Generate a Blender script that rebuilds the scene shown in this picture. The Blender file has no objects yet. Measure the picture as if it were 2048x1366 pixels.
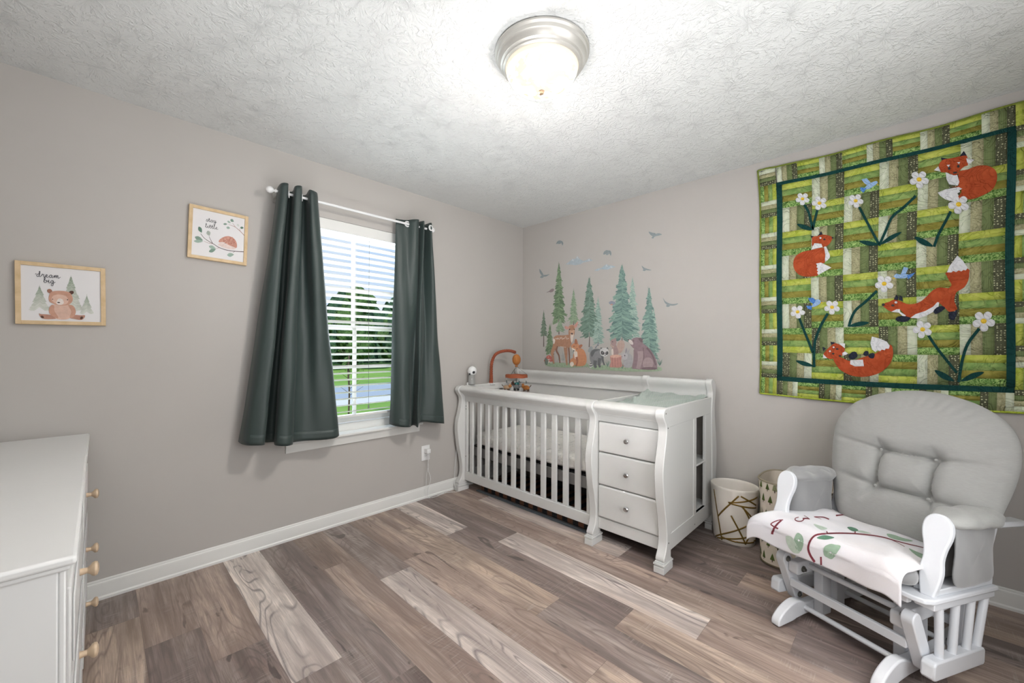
import bpy, bmesh, math, random
from mathutils import Matrix, Vector
random.seed(7)
C = bpy.context.scene.collection
S = bpy.context.scene
PI = math.pi
def R(a): return math.radians(a)

# ---------------------------------------------------------------- camera
CAM = Vector((2.7806, -3.0084, 1.2277)); FPX = 804.31; SHY = 10.87
_y = R(44.232); _r = R(.255)
FW = Vector((-math.sin(_y), math.cos(_y), 0)); _R0 = Vector((math.cos(_y), math.sin(_y), 0)); _U0 = Vector((0, 0, 1))
RT = math.cos(_r)*_R0 + math.sin(_r)*_U0; UP = -math.sin(_r)*_R0 + math.cos(_r)*_U0
cd = bpy.data.cameras.new('camera'); cam = bpy.data.objects.new('camera', cd); C.objects.link(cam)
cam.matrix_world = Matrix(((RT.x, UP.x, -FW.x, CAM.x), (RT.y, UP.y, -FW.y, CAM.y), (RT.z, UP.z, -FW.z, CAM.z), (0, 0, 0, 1)))
cd.sensor_width = 36; cd.lens = 36*FPX/2048; cd.shift_y = SHY/2048; cd.clip_start = .02; cd.clip_end = 300
S.camera = cam

def at(px, py, ax, v):
    """the point of the plane (axis ax = v) that the photograph shows at px, py"""
    d = FW + (px-1024)/FPX*RT - (py-683-SHY)/FPX*UP
    t = (v-CAM[ax])/d[ax]
    return CAM + t*d

# ---------------------------------------------------------------- view, world, lights
S.view_settings.view_transform = 'Standard'; S.view_settings.look = 'None'
S.view_settings.gamma = 1; S.view_settings.use_curve_mapping = False
S.view_settings.exposure = 0.40
S.cycles.max_bounces = 8; S.cycles.diffuse_bounces = 5; S.cycles.glossy_bounces = 4
S.cycles.transmission_bounces = 6; S.cycles.transparent_max_bounces = 12
S.cycles.sample_clamp_indirect = 6; S.cycles.caustics_reflective = False; S.cycles.caustics_refractive = False
S.cycles.use_denoising = True

w = bpy.data.worlds.new('sky'); S.world = w; w.use_nodes = True
nt = w.node_tree; bg = nt.nodes['Background']
tc = nt.nodes.new('ShaderNodeTexCoord'); sep = nt.nodes.new('ShaderNodeSeparateXYZ'); nt.links.new(tc.outputs['Generated'], sep.inputs[0])
rp = nt.nodes.new('ShaderNodeValToRGB'); nt.links.new(sep.outputs['Z'], rp.inputs[0])
rp.color_ramp.elements[0].position = 0.0; rp.color_ramp.elements[0].color = (.74, .84, .96, 1)
rp.color_ramp.elements[1].position = .45; rp.color_ramp.elements[1].color = (.40, .60, 1.0, 1)
mp = nt.nodes.new('ShaderNodeMapping'); mp.inputs['Scale'].default_value = (2.2, 2.2, 7); nt.links.new(tc.outputs['Generated'], mp.inputs[0])
nz = nt.nodes.new('ShaderNodeTexNoise'); nz.inputs['Scale'].default_value = 1.6; nz.inputs['Detail'].default_value = 6; nt.links.new(mp.outputs[0], nz.inputs['Vector'])
cr = nt.nodes.new('ShaderNodeValToRGB'); cr.color_ramp.elements[0].position = .5; cr.color_ramp.elements[1].position = .72; nt.links.new(nz.outputs['Fac'], cr.inputs[0])
mx = nt.nodes.new('ShaderNodeMix'); mx.data_type = 'RGBA'; nt.links.new(cr.outputs[0], mx.inputs[0]); nt.links.new(rp.outputs[0], mx.inputs[6]); mx.inputs[7].default_value = (.9, .94, 1, 1)
nt.links.new(mx.outputs[2], bg.inputs['Color']); bg.inputs['Strength'].default_value = .76

def light(name, kind, loc, energy, color, rot=None, **k):
    l = bpy.data.lights.new(name, kind); l.energy = energy; l.color = color
    for a, b in k.items(): setattr(l, a, b)
    o = bpy.data.objects.new(name, l); C.objects.link(o); o.location = loc
    if rot: o.rotation_euler = rot
    return o
light('sun', 'SUN', (6, 3, 9), 3.0, (1, .96, .88), (R(38), R(28), 0), angle=R(1))
# unseen fill lights, added to brighten the room
def look(o, t):
    o.rotation_euler = (Vector(t)-o.location).to_track_quat('-Z', 'Y').to_euler()
a = light('rear_fill', 'AREA', (3.28, -3.2, 1.75), 11, (.98, .99, 1), shape='RECTANGLE', size=.7, size_y=1.2); look(a, (1.2, -1.2, .9))  # soft fill added in the corner behind the camera
a = light('side_fill', 'AREA', (3.38, -1.75, 1.25), 22, (.97, .985, 1), shape='RECTANGLE', size=1.0, size_y=1.7); look(a, (0, -1.75, 1.15))  # added fill for faces turned to the right, such as the crib side
# the photographer's flash, bounced off the ceiling
a = light('bounced_flash', 'AREA', (1.95, -2.2, .38), 12.5, (.98, .99, 1), shape='DISK', size=1.3, spread=R(125)); look(a, (1.55, -1.65, 2.6))
# daylight that falls through the window
a = light('window_daylight', 'AREA', (-.35, -1.71, 1.5), 20, (.80, .89, 1), shape='RECTANGLE', size=.85, size_y=1.4); look(a, (1.6, -1.71, .6))

# ---------------------------------------------------------------- materials
def srgb(r, g, b):
    f = lambda c: (c/255)/12.92 if c/255 <= .04045 else (((c/255)+.055)/1.055)**2.4
    return (f(r), f(g), f(b), 1)
class NB:
    def __init__(s, name):
        s.m = bpy.data.materials.new(name); s.m.use_nodes = True; s.t = s.m.node_tree
        s.b = s.t.nodes['Principled BSDF']
    def n(s, typ, **k):
        x = s.t.nodes.new('ShaderNode'+typ)
        for a, b in k.items():
            if a.startswith('i_'): x.inputs[a[2:].replace('_', ' ')].default_value = b
            else: setattr(x, a, b)
        return x
    def l(s, a, b): s.t.links.new(a, b)
    def coord(s, kind='Object', scale=(1, 1, 1), rot=(0, 0, 0)):
        c = s.n('TexCoord'); m = s.n('Mapping'); m.inputs['Scale'].default_value = scale; m.inputs['Rotation'].default_value = rot
        s.l(c.outputs[kind], m.inputs[0]); return m.outputs[0]
    def noise(s, v, scale, detail=3, rough=.5, dist=0, typ=None):
        x = s.n('TexNoise'); x.inputs['Scale'].default_value = scale; x.inputs['Detail'].default_value = detail
        x.inputs['Roughness'].default_value = rough; x.inputs['Distortion'].default_value = dist
        if typ: x.noise_type = typ
        s.l(v, x.inputs['Vector']); return x.outputs[0]
    def ramp(s, f, stops):
        x = s.n('ValToRGB'); e = x.color_ramp.elements
        while len(e) < len(stops): e.new(.5)
        for i, (p, c) in enumerate(stops):
            e[i].position = p; e[i].color = c if hasattr(c, '__len__') else (c, c, c, 1)
        s.l(f, x.inputs[0]); return x.outputs[0]
    def mix(s, f, a, b, mode='MIX'):
        x = s.n('Mix', data_type='RGBA', blend_type=mode)
        for i, v in ((0, f), (6, a), (7, b)):
            if isinstance(v, (int, float)): x.inputs[i].default_value = v
            elif isinstance(v, tuple): x.inputs[i].default_value = v
            else: s.l(v, x.inputs[i])
        return x.outputs[2]
    def math(s, op, a, b=0.0):
        x = s.n('Math', operation=op)
        for i, v in ((0, a), (1, b)):
            if isinstance(v, (int, float)): x.inputs[i].default_value = v
            else: s.l(v, x.inputs[i])
        return x.outputs[0]
    def bump(s, h, strength=.3, dist=.002):
        x = s.n('Bump'); x.inputs['Strength'].default_value = strength; x.inputs['Distance'].default_value = dist
        s.l(h, x.inputs['Height']); s.l(x.outputs[0], s.b.inputs['Normal'])
    def set(s, color=None, rough=.5, metal=0, spec=.5, sheen=0, coat=0):
        if color is not None:
            if isinstance(color, tuple): s.b.inputs['Base Color'].default_value = color
            else: s.l(color, s.b.inputs['Base Color'])
        s.b.inputs['Roughness'].default_value = rough; s.b.inputs['Metallic'].default_value = metal
        s.b.inputs['Specular IOR Level'].default_value = spec; s.b.inputs['Sheen Weight'].default_value = sheen
        s.b.inputs['Coat Weight'].default_value = coat
        return s.m
def plain(name, col, rough=.5, metal=0, spec=.5, var=.03, scale=8, bump=0, bscale=200, sheen=0):
    n = NB(name); v = n.coord()
    f = n.noise(v, scale, 3)
    c2 = tuple(max(0, x*(1-var*2.2)) for x in col[:3])+(1,)
    n.set(n.mix(f, c2, col), rough, metal, spec, sheen)
    if bump: n.bump(n.noise(v, bscale, 2), bump, .001)
    return n.m
M = {}
M['white_paint'] = plain('white_paint', srgb(216, 216, 214), .34, var=.003)
M['trim'] = plain('trim_paint', srgb(226, 226, 223), .4, var=.01)
M['dresser'] = plain('dresser_white', srgb(222, 222, 221), .4, var=.01)
M['glider_white'] = plain('glider_white', srgb(226, 228, 232), .3, var=.01)
M['chrome'] = plain('chrome', (.62, .61, .6, 1), .14, 1, var=.02)
M['steel'] = plain('dark_steel', (.22, .22, .2, 1), .35, 1)
M['hole'] = plain('screw_hole', (.05, .05, .045, 1), .6)
M['nickel'] = plain('brushed_nickel', srgb(205, 202, 196), .4, .55)
M['plastic'] = plain('white_plastic', srgb(235, 235, 235), .3, var=.01)
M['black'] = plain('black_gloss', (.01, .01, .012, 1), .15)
M['knobwood'] = plain('beech_knob', srgb(222, 196, 166), .5, var=.12, scale=40)
def framewood():
    n = NB('pine_frame'); v = n.coord(scale=(30, 14, 14))
    n.set(n.ramp(n.noise(v, 2, 3), [(.3, srgb(198, 170, 128)), (.7, srgb(216, 190, 152))]), .5); return n.m
M['framewood'] = framewood()
def wall_m():
    n = NB('wall_paint'); v = n.coord()
    n.set(n.mix(n.noise(v, 3, 2), srgb(182, 178, 174), srgb(186, 182, 178)), .75, spec=.25); n.bump(n.noise(v, 260, 2), .08, .0006); return n.m
M['wall'] = wall_m()
def ceil_m():
    n = NB('stomped_ceiling'); v = n.coord()
    # stamped fans of thin ridges: stroke direction swings from patch to patch
    sep = n.n('SeparateXYZ'); n.l(v, sep.inputs[0])
    vo = n.n('TexVoronoi', feature='F1'); vo.inputs['Scale'].default_value = 5.5; vo.inputs['Randomness'].default_value = 1
    nd = n.n('TexNoise'); nd.inputs['Scale'].default_value = 7; nd.inputs['Detail'].default_value = 2; n.l(v, nd.inputs['Vector'])
    vv = n.mix(.06, v, nd.outputs['Color'], 'ADD'); n.l(vv, vo.inputs['Vector'])
    sub = n.n('VectorMath', operation='SUBTRACT'); n.l(vv, sub.inputs[0]); n.l(vo.outputs['Position'], sub.inputs[1])
    s2 = n.n('SeparateXYZ'); n.l(sub.outputs[0], s2.inputs[0])
    ang = n.math('ARCTAN2', s2.outputs[1], s2.outputs[0])
    cmb = n.n('CombineXYZ'); n.l(n.math('MULTIPLY', ang, 3.2), cmb.inputs[0]); n.l(n.math('MULTIPLY', vo.outputs['Distance'], 1.6), cmb.inputs[1])
    s3 = n.n('SeparateXYZ'); n.l(vo.outputs['Color'], s3.inputs[0]); n.l(n.math('MULTIPLY', s3.outputs[0], 9), cmb.inputs[2])
    fan = n.noise(cmb.outputs[0], 3.0, 3, .6, .6)
    fanr = n.ramp(fan, [(.5, 0.0), (.62, 1.0)])
    rid = n.noise(v, 26, 3, .6, 1.4); ridr = n.ramp(rid, [(.52, 0.0), (.64, 1.0)])
    fine = n.noise(v, 75, 3, .6, .8)
    h = n.math('ADD', n.math('MULTIPLY', fanr, .35), n.math('ADD', n.math('MULTIPLY', ridr, .7), n.math('MULTIPLY', fine, .35)))
    n.bump(h, .66, .0055)
    n.set(srgb(220, 221, 220), .85, spec=.2); return n.m
M['ceiling'] = ceil_m()
def floor_m():
    n = NB('vinyl_plank'); a = n.n('Attribute', attribute_name='tone'); k = n.n('Attribute', attribute_name='kind')
    uv = n.n('UVMap', uv_map='UVMap')
    def mp(sx, sy):
        m = n.n('Mapping'); m.inputs['Scale'].default_value = (sx, sy, 1); n.l(uv.outputs[0], m.inputs[0]); return m.outputs[0]
    T = a.outputs['Color']; K = k.outputs['Fac']
    tint = lambda r, g, b: n.mix(1.0, T, (r, g, b, 1), 'MULTIPLY')
    big = n.noise(mp(.55, 8), 1.5, 3, .55, .6)              # long streaks of sapwood and heartwood
    mid = n.noise(mp(1.6, 30), 1.6, 4, .65, 1.0)
    fine = n.noise(mp(6, 210), 1.4, 3, .7, .2)
    patch = n.noise(mp(1.3, 4), 1.4, 3, .6, .8)
    c = n.ramp(big, [(.38, 0.0), (.63, 1.0)])
    c = n.mix(c, tint(.62, .57, .56), tint(1.55, 1.52, 1.50))
    c = n.mix(n.ramp(patch, [(.40, .55), (.60, 0.0)]), c, tint(.62, .56, .54))
    c = n.mix(n.ramp(patch, [(.55, 0.0), (.72, .5)]), c, tint(1.12, .98, .84))
    c = n.mix(n.ramp(mid, [(.36, .55), (.60, 0.0)]), c, tint(.42, .38, .38))
    # cathedral grain: contour lines of a stretched noise
    g = n.noise(mp(.75, 4.6), 1.15, 2, .45, .5)
    ln = n.math('ABSOLUTE', n.math('SUBTRACT', n.math('FRACT', n.math('MULTIPLY', g, 22)), .5))
    lm = n.ramp(ln, [(.0, 1.0), (.20, 0.0)])
    msk = n.ramp(n.noise(mp(1.1, 6), 1.3, 2), [(.42, 0.0), (.58, 1.0)])
    c = n.mix(n.math('MULTIPLY', n.math('MULTIPLY', lm, msk), n.math('ADD', n.math('MULTIPLY', K, .60), .45)), c, tint(.32, .29, .30))
    c = n.mix(n.ramp(fine, [(.36, .5), (.58, 0.0)]), c, tint(.56, .53, .53))
    knot = n.ramp(n.noise(mp(1.6, 6.5), 1.7, 3, .5, 1.2), [(.665, 0.0), (.70, 1.0)])
    c = n.mix(n.math('MULTIPLY', knot, .75), c, tint(.26, .23, .24))
    saw = n.noise(mp(120, 4.0), 1.5, 2, .5, .2); sm = n.ramp(n.noise(mp(2.2, 5), 1.5, 2), [(.54, 0.0), (.62, 1.0)])
    c = n.mix(n.math('MULTIPLY', n.math('MULTIPLY', n.ramp(saw, [(.54, 0.0), (.64, 1.0)]), sm), .20), c, srgb(206, 198, 192))
    n.set(c, .4, spec=.4)
    n.l(n.ramp(mid, [(.2, .50), (.8, .34)]), n.b.inputs['Roughness'])
    n.bump(n.math('ADD', n.math('MULTIPLY', fine, .5), n.math('MULTIPLY', mid, .5)), .10, .001); return n.m
M['floor'] = floor_m()
def fabric(name, c1, c2, weave=700, bump=.25, rough=.85, sheen=.2, scale=14, stretch=(1, 1, 1)):
    n = NB(name); v = n.coord(scale=stretch)
    n.set(n.mix(n.noise(v, scale, 4), c1, c2), rough, spec=.25, sheen=sheen); n.bump(n.noise(v, weave, 2), bump, .0008); return n.m
M['curtain'] = fabric('satin_curtain', srgb(43, 56, 54), srgb(49, 62, 60), 500, .05, .5, .1, 3)
M['curtain'].node_tree.nodes['Principled BSDF'].inputs['Specular IOR Level'].default_value = .5
M['cushion'] = fabric('grey_cushion', srgb(152, 152, 149), srgb(166, 166, 163), 900, .3, .9, .25, 60, (1, 1, 6))
M['velour'] = fabric('grey_velour', srgb(132, 132, 133), srgb(152, 152, 152), 400, .2, .9, .5, 12)
M['plush'] = fabric('white_plush', srgb(222, 226, 236), srgb(230, 220, 216), 380, .55, .95, .4, 3.2)
def minky():
    return fabric('sage_minky', srgb(150, 162, 155), srgb(168, 178, 171), 500, .3, .9, .4, 9)
M['minky'] = minky()
def sheet():
    n = NB('printed_sheet'); v = n.coord()
    f = n.noise(v, 38, 3, .6, 1.5); g = n.noise(v, 16, 2)
    c = n.mix(n.math('MULTIPLY', n.ramp(f, [(.56, 0.0), (.62, 1.0)]), n.ramp(g, [(.45, 0.0), (.55, .55)])), srgb(235, 232, 228), srgb(150, 150, 148))
    n.set(c, .9); n.bump(n.noise(v, 24, 3, .5, 1.0), .5, .006); return n.m
M['sheet'] = sheet()
M['greyboard'] = plain('grey_support', srgb(120, 118, 116), .7)
M['darkboard'] = plain('dark_box', srgb(52, 48, 46), .7, var=.2)
M['rust'] = fabric('rust_wrap', srgb(132, 66, 46), srgb(158, 86, 60), 260, .8, .8, .1, 40)
M['amber'] = plain('amber_felt', srgb(190, 120, 56), .7, var=.15, scale=40)
M['greyfelt'] = plain('grey_felt', srgb(120, 122, 122), .9, var=.1)
M['teal'] = plain('teal_felt', srgb(40, 120, 120), .9)
M['brownfelt'] = plain('brown_felt', srgb(92, 66, 52), .9)
M['tanfelt'] = plain('tan_felt', srgb(190, 160, 130), .9)
M['darkgreen'] = plain('dark_green_cord', srgb(40, 66, 56), .8)
M['bin'] = plain('cream_bin', srgb(232, 226, 218), .35, var=.01)
M['gold'] = plain('gold_band', srgb(132, 104, 44), .38, .35)
M['lens'] = plain('lens_glass', (.015, .015, .02, 1), .1)
def print_m():
    n = NB('printed_ink'); a = n.n('Attribute', attribute_name='ink'); v = n.coord()
    n.set(n.mix(1.0, a.outputs['Color'], n.ramp(n.noise(v, 45, 4, .6), [(.3, .86), (.7, 1.06)]), 'MULTIPLY'), .7, spec=.2); return n.m
M['ink'] = print_m()
def glass():
    n = NB('window_glass'); out = n.t.nodes['Material Output']
    tr = n.n('BsdfTransparent'); gl = n.n('BsdfGlossy'); gl.inputs['Roughness'].default_value = .02; mx = n.n('MixShader'); mx.inputs[0].default_value = .001
    tr.inputs[0].default_value = (.97, .985, .98, 1)
    n.l(tr.outputs[0], mx.inputs[1]); n.l(gl.outputs[0], mx.inputs[2]); n.l(mx.outputs[0], out.inputs[0]); return n.m
M['glass'] = glass()
def dome():
    n = NB('alabaster_glass_lit'); v = n.coord(scale=(1, 1, 2.4), rot=(.3, .5, .2))
    f = n.noise(v, 7, 4, .6, 2.2); oc = n.n('TexCoord'); lz = n.n('SeparateXYZ'); n.l(oc.outputs['Object'], lz.inputs[0])
    s = n.math('MULTIPLY', n.ramp(f, [(.46, .0), (.62, 1.0)]), n.ramp(n.math('MULTIPLY', lz.outputs[2], 10), [(.15, 1.0), (.5, .45), (.78, .0)]))
    n.set((.45, .40, .33, 1), .25)
    n.l(n.ramp(s, [(0, (1, .86, .68, 1)), (.05, (1, .95, .89, 1))]), n.b.inputs['Emission Color'])
    n.l(n.math('ADD', n.math('MULTIPLY', s, 430), .50), n.b.inputs['Emission Strength']); return n.m
M['dome'] = dome()

# ---------------------------------------------------------------- mesh helpers
I4 = Matrix.Identity(4)
class MB:
    def __init__(s, T=None):
        s.v = []; s.f = []; s.T = T or I4; s.col = []; s.mi = []; s.c = None; s.m = 0
    def add(s, vs, fs):
        o = len(s.v); s.v += [s.T @ Vector(p) for p in vs]
        for f in fs: s.f.append([o+i for i in f]); s.col.append(s.c); s.mi.append(s.m)
        return s
    def box(s, x0, x1, y0, y1, z0, z1, X=None):
        p = [(x, y, z) for x in (x0, x1) for y in (y0, y1) for z in (z0, z1)]
        if X: p = [X @ Vector(q) for q in p]
        return s.add(p, [(0, 1, 3, 2), (4, 6, 7, 5), (0, 4, 5, 1), (2, 3, 7, 6), (0, 2, 6, 4), (1, 5, 7, 3)])
    def bar(s, a, b, w, t, up=(0, 0, 1), roll=0):
        a = Vector(a); b = Vector(b); d = (b-a); L = d.length; d.normalize(); u = Vector(up)
        x = d.cross(u)
        if x.length < 1e-4: x = d.cross(Vector((1, 0, 0)))
        x.normalize(); y = x.cross(d); y.normalize()
        p = []
        for q in (a, b):
            for i, j in ((-1, -1), (1, -1), (1, 1), (-1, 1)): p.append(q+x*i*w/2+y*j*t/2)
        return s.add(p, [(3, 2, 1, 0), (4, 5, 6, 7), (0, 1, 5, 4), (1, 2, 6, 5), (2, 3, 7, 6), (3, 0, 4, 7)])
    def prism(s, pts, ax, a, b):
        """2-D outline swept along axis ax (0,1,2) from a to b"""
        def P(p, w):
            return {0: (w, p[0], p[1]), 1: (p[0], w, p[1]), 2: (p[0], p[1], w)}[ax]
        n = len(pts); vs = [P(p, a) for p in pts]+[P(p, b) for p in pts]
        ar = sum(pts[i][0]*pts[(i+1) % n][1]-pts[(i+1) % n][0]*pts[i][1] for i in range(n))
        flip = (ar > 0) ^ (b > a) ^ (ax == 1)
        fs = [list(range(n)), [n+i for i in range(n)][::-1]]+[[i, n+i, n+(i+1) % n, (i+1) % n] for i in range(n)]
        if not flip: fs = [f[::-1] for f in fs]
        fs = [f[::-1] for f in fs]
        return s.add(vs, fs)
    def tube(s, pts, r, k=10, cap=True, up=None):
        pts = [Vector(p) for p in pts]; n = len(pts); rr = r if hasattr(r, '__len__') else [r]*n
        vs = []; prev = None
        for i, p in enumerate(pts):
            d = (pts[min(i+1, n-1)]-pts[max(i-1, 0)]).normalized()
            if prev is None:
                x = d.cross(Vector(up) if up else (Vector((0, 0, 1)) if abs(d.z) < .9 else Vector((1, 0, 0)))).normalized()
            else:
                x = prev-d*prev.dot(d); x.normalize()
            prev = x; y = d.cross(x)
            for j in range(k):
                a = 2*PI*j/k; vs.append(p+x*math.cos(a)*rr[i]+y*math.sin(a)*rr[i])
        fs = [[i*k+j, i*k+(j+1) % k, (i+1)*k+(j+1) % k, (i+1)*k+j] for i in range(n-1) for j in range(k)]
        if cap: fs += [list(range(k))[::-1], [(n-1)*k+j for j in range(k)]]
        return s.add(vs, fs)
    def lathe(s, prof, k=32, X=None, sx=1, sy=1):
        X = X or I4; vs = []
        for r, z in prof:
            for j in range(k):
                a = 2*PI*j/k; vs.append(X @ Vector((r*math.cos(a)*sx, r*math.sin(a)*sy, z)))
        n = len(prof)
        fs = [[i*k+j, i*k+(j+1) % k, (i+1)*k+(j+1) % k, (i+1)*k+j] for i in range(n-1) for j in range(k)]
        if prof[0][0] > 1e-6: fs.append(list(range(k))[::-1])
        if prof[-1][0] > 1e-6: fs.append([(n-1)*k+j for j in range(k)])
        return s.add(vs, fs)
    def ell(s, c, rx, ry, rz, X=None, k=20, m=12, e=1.0):
        X = X or I4; vs = []; c = Vector(c)
        sg = lambda t: math.copysign(abs(t)**e, t)
        for i in range(m+1):
            ph = -PI/2+PI*i/m
            for j in range(k):
                a = 2*PI*j/k; vs.append(c+(X @ Vector((sg(math.cos(ph))*sg(math.cos(a))*rx, sg(math.cos(ph))*sg(math.sin(a))*ry, sg(math.sin(ph))*rz))))
        fs = [[i*k+j, i*k+(j+1) % k, (i+1)*k+(j+1) % k, (i+1)*k+j] for i in range(m) for j in range(k)]
        return s.add(vs, fs)
    def grid(s, fn, nu, nv, closed=False):
        vs = [fn(i/nu, j/nv) for j in range(nv+1) for i in range(nu+(0 if closed else 1))]
        w = nu if closed else nu+1
        fs = [[j*w+i, j*w+(i+1) % w, (j+1)*w+(i+1) % w, (j+1)*w+i] for j in range(nv) for i in range(nu)]
        return s.add(vs, fs)
    def build(s, name, mat, parent=None, bevel=0, seg=2, ang=35, solid=0, sub=0, flat=False, weld=False):
        me = bpy.data.meshes.new(name)
        xs = [p.x for p in s.v]; ys = [p.y for p in s.v]; zs = [p.z for p in s.v]
        o0 = Vector(((min(xs)+max(xs))/2, (min(ys)+max(ys))/2, min(zs)))
        me.from_pydata([p-o0 for p in s.v], [], s.f)
        mats = mat if isinstance(mat, (list, tuple)) else [mat]
        for m in mats: me.materials.append(m)
        for p, i in zip(me.polygons, s.mi): p.material_index = i
        if any(c is not None for c in s.col):
            at_ = me.color_attributes.new('ink', 'FLOAT_COLOR', 'CORNER')
            for p, c in zip(me.polygons, s.col):
                for li in p.loop_indices: at_.data[li].color = c or (1, 1, 1, 1)
        bm = bmesh.new(); bm.from_mesh(me)
        if weld: bmesh.ops.remove_doubles(bm, verts=bm.verts, dist=1e-5)
        if any(len(f.verts) > 4 for f in bm.faces) or weld or True:
            bmesh.ops.recalc_face_normals(bm, faces=bm.faces) if not flat else None
        bm.to_mesh(me); bm.free()
        if not flat:
            me.shade_smooth(); me.set_sharp_from_angle(angle=R(ang))
        o = bpy.data.objects.new(name, me); C.objects.link(o); o.location = o0
        if parent:
            o.parent = parent; o.matrix_parent_inverse = WM[parent].inverted()
        WM[o] = Matrix.Translation(o0)
        if bevel:
            b = o.modifiers.new('bevel', 'BEVEL'); b.width = bevel; b.segments = seg; b.limit_method = 'ANGLE'; b.angle_limit = R(40); b.harden_normals = False
        if sub:
            b = o.modifiers.new('sub', 'SUBSURF'); b.levels = sub; b.render_levels = sub
        if solid:
            b = o.modifiers.new('solid', 'SOLIDIFY'); b.thickness = solid; b.offset = 0
        return o
WM = {}
def thing(name, label, cat, loc=(0, 0, 0), rz=0, group=None):
    o = bpy.data.objects.new(name, None); C.objects.link(o); o.location = loc; o.rotation_euler = (0, 0, rz); o.empty_display_size = .05
    WM[o] = Matrix.Translation(loc) @ Matrix.Rotation(rz, 4, 'Z')
    return tag(o, label, cat, group)
def tag(o, label, cat, group=None):
    o['label'] = label; o['category'] = cat
    if group: o['group'] = group
    return o
def struct(o, label=None, cat=None):
    o['kind'] = 'structure'
    if label: o['label'] = label
    if cat: o['category'] = cat
    return o
def lab(o, t): o['label'] = t; return o
def smooth(pts, n=6, closed=False):
    """Catmull-Rom through points"""
    m = len(pts); out = []
    P = [Vector(p) for p in pts]
    rng = range(m) if closed else range(m-1)
    for i in rng:
        if closed: a, b, c, d = P[(i-1) % m], P[i], P[(i+1) % m], P[(i+2) % m]
        else: a, b, c, d = P[max(i-1, 0)], P[i], P[i+1], P[min(i+2, m-1)]
        for k in range(n):
            t = k/n
            out.append(.5*((2*b)+(c-a)*t+(2*a-5*b+4*c-d)*t*t+(3*b-a-3*c+d)*t**3))
    if not closed: out.append(P[-1])
    return out
def interp(tab, x):
    if x <= tab[0][0]: return tab[0][1]
    for (a, b), (c, d) in zip(tab, tab[1:]):
        if x <= c:
            t = (x-a)/(c-a) if c > a else 0
            return b+(d-b)*t
    return tab[-1][1]
# ================================================================ THE ROOM
RX, RY, H = 3.42, -3.56, 2.44
WY0, WY1, WZ0, WZ1 = -2.14, -1.275, .605, 2.088     # window opening
# ---- floor: every plank is a face of its own colour
DK, DG, BR, LT, TN, MB_ = srgb(136, 124, 119), srgb(150, 139, 134), srgb(172, 156, 146), srgb(214, 206, 200), srgb(180, 164, 151), srgb(158, 143, 133)
rows = [(-.710, [(-.2, BR), (.342, LT), (1.588, DK), (2.9, TN)]), (-.8905, [(-.2, BR), (1.232, BR), (1.90, MB_), (2.455, DG)]),
        (-1.071, [(-.2, DK), (.952, LT), (2.16, BR), (3.3, DK)]), (-1.2515, [(-.2, LT), (.658, DK), (1.877, TN), (3.1, LT)]),
        (-1.432, [(-.2, BR), (.38, TN), (1.58, DG), (2.8, BR)]), (-1.6125, [(-.2, BR), (.735, BR), (1.95, TN), (3.15, DK)]),
        (-1.793, [(-.2, DG), (.812, LT), (2.03, BR), (3.25, DK)]), (-1.9735, [(-.2, MB_), (.507, BR), (1.73, LT), (2.9, TN)]),
        (-2.154, [(-.2, DG), (1.437, DK), (2.66, BR)]), (-2.3345, [(-.2, LT), (1.197, DG), (2.42, BR)]),
        (-2.515, [(-.2, BR), (.867, DK), (2.09, LT)]), (-2.6955, [(-.2, BR), (.588, DK), (1.8, BR), (3.0, TN)]),
        (-2.876, [(-.2, DG), (.305, TN), (1.52, BR), (2.74, LT)]), (-3.0565, [(-.2, BR), (1.0, TN), (2.2, DG)]),
        (-3.237, [(-.2, LT), (.7, DK), (1.9, BR)]), (-3.4175, [(-.2, BR), (1.3, DK), (2.5, LT)]), (-3.598, [(-.2, DK), (1.3, LT)]),
        (-.5295, [(-.2, TN), (.9, DK), (2.17, BR)]), (-.349, [(-.2, BR), (1.35, DK), (2.6, DG)]), (-.1685, [(-.2, DK), (1.7, DG), (2.95, TN)]),
        (.012, [(-.2, BR), (1.1, DG), (2.2, BR)])]
rows = [(y, ps) for y, ps in rows]
mb = MB(); meta = []
for yt, ps in rows:
    for i, (x0, c) in enumerate(ps):
        x1 = ps[i+1][0] if i+1 < len(ps) else 4.2
        e = .0006
        mb.add([(x0+e, yt-.1805+e, 0), (x1-e, yt-.1805+e, 0), (x1-e, yt-e, 0), (x0+e, yt-e, 0)], [(0, 1, 2, 3)])
        meta.append((c, 1.0 if c is LT else (.5 if c is TN else .15), x0, yt, random.random()*40, random.random()*40))
nfl = len(meta)
mb.add([(-.3, -3.9, -.002), (3.9, -3.9, -.002), (3.9, .3, -.002), (-.3, .3, -.002)], [(0, 1, 2, 3)]); meta.append((DK, 0, 0, 0, 0, 0))
mb.box(-.3, 3.9, -3.9, .3, -.2, -.01)
for _ in range(6): meta.append((DK, 0, 0, 0, 0, 0))
fl = mb.build('floor', M['floor'], flat=True)
me = fl.data; me.uv_layers.new(name='UVMap'); me.color_attributes.new('tone', 'FLOAT_COLOR', 'CORNER'); me.attributes.new('kind', 'FLOAT', 'FACE')
uvl = me.uv_layers['UVMap']; ta = me.color_attributes['tone']; ka = me.attributes['kind']
ox, oy = fl.location.x, fl.location.y
for p, (c, k, x0, yt, r1, r2) in zip(me.polygons, meta):
    ka.data[p.index].value = k
    for li in p.loop_indices:
        co = me.vertices[me.loops[li].vertex_index].co
        uvl.data[li].uv = (co.x+ox-x0+r1, co.y+oy-yt+r2); ta.data[li].color = c
struct(fl, 'grey and brown wood-look vinyl plank floor', 'floor')
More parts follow.
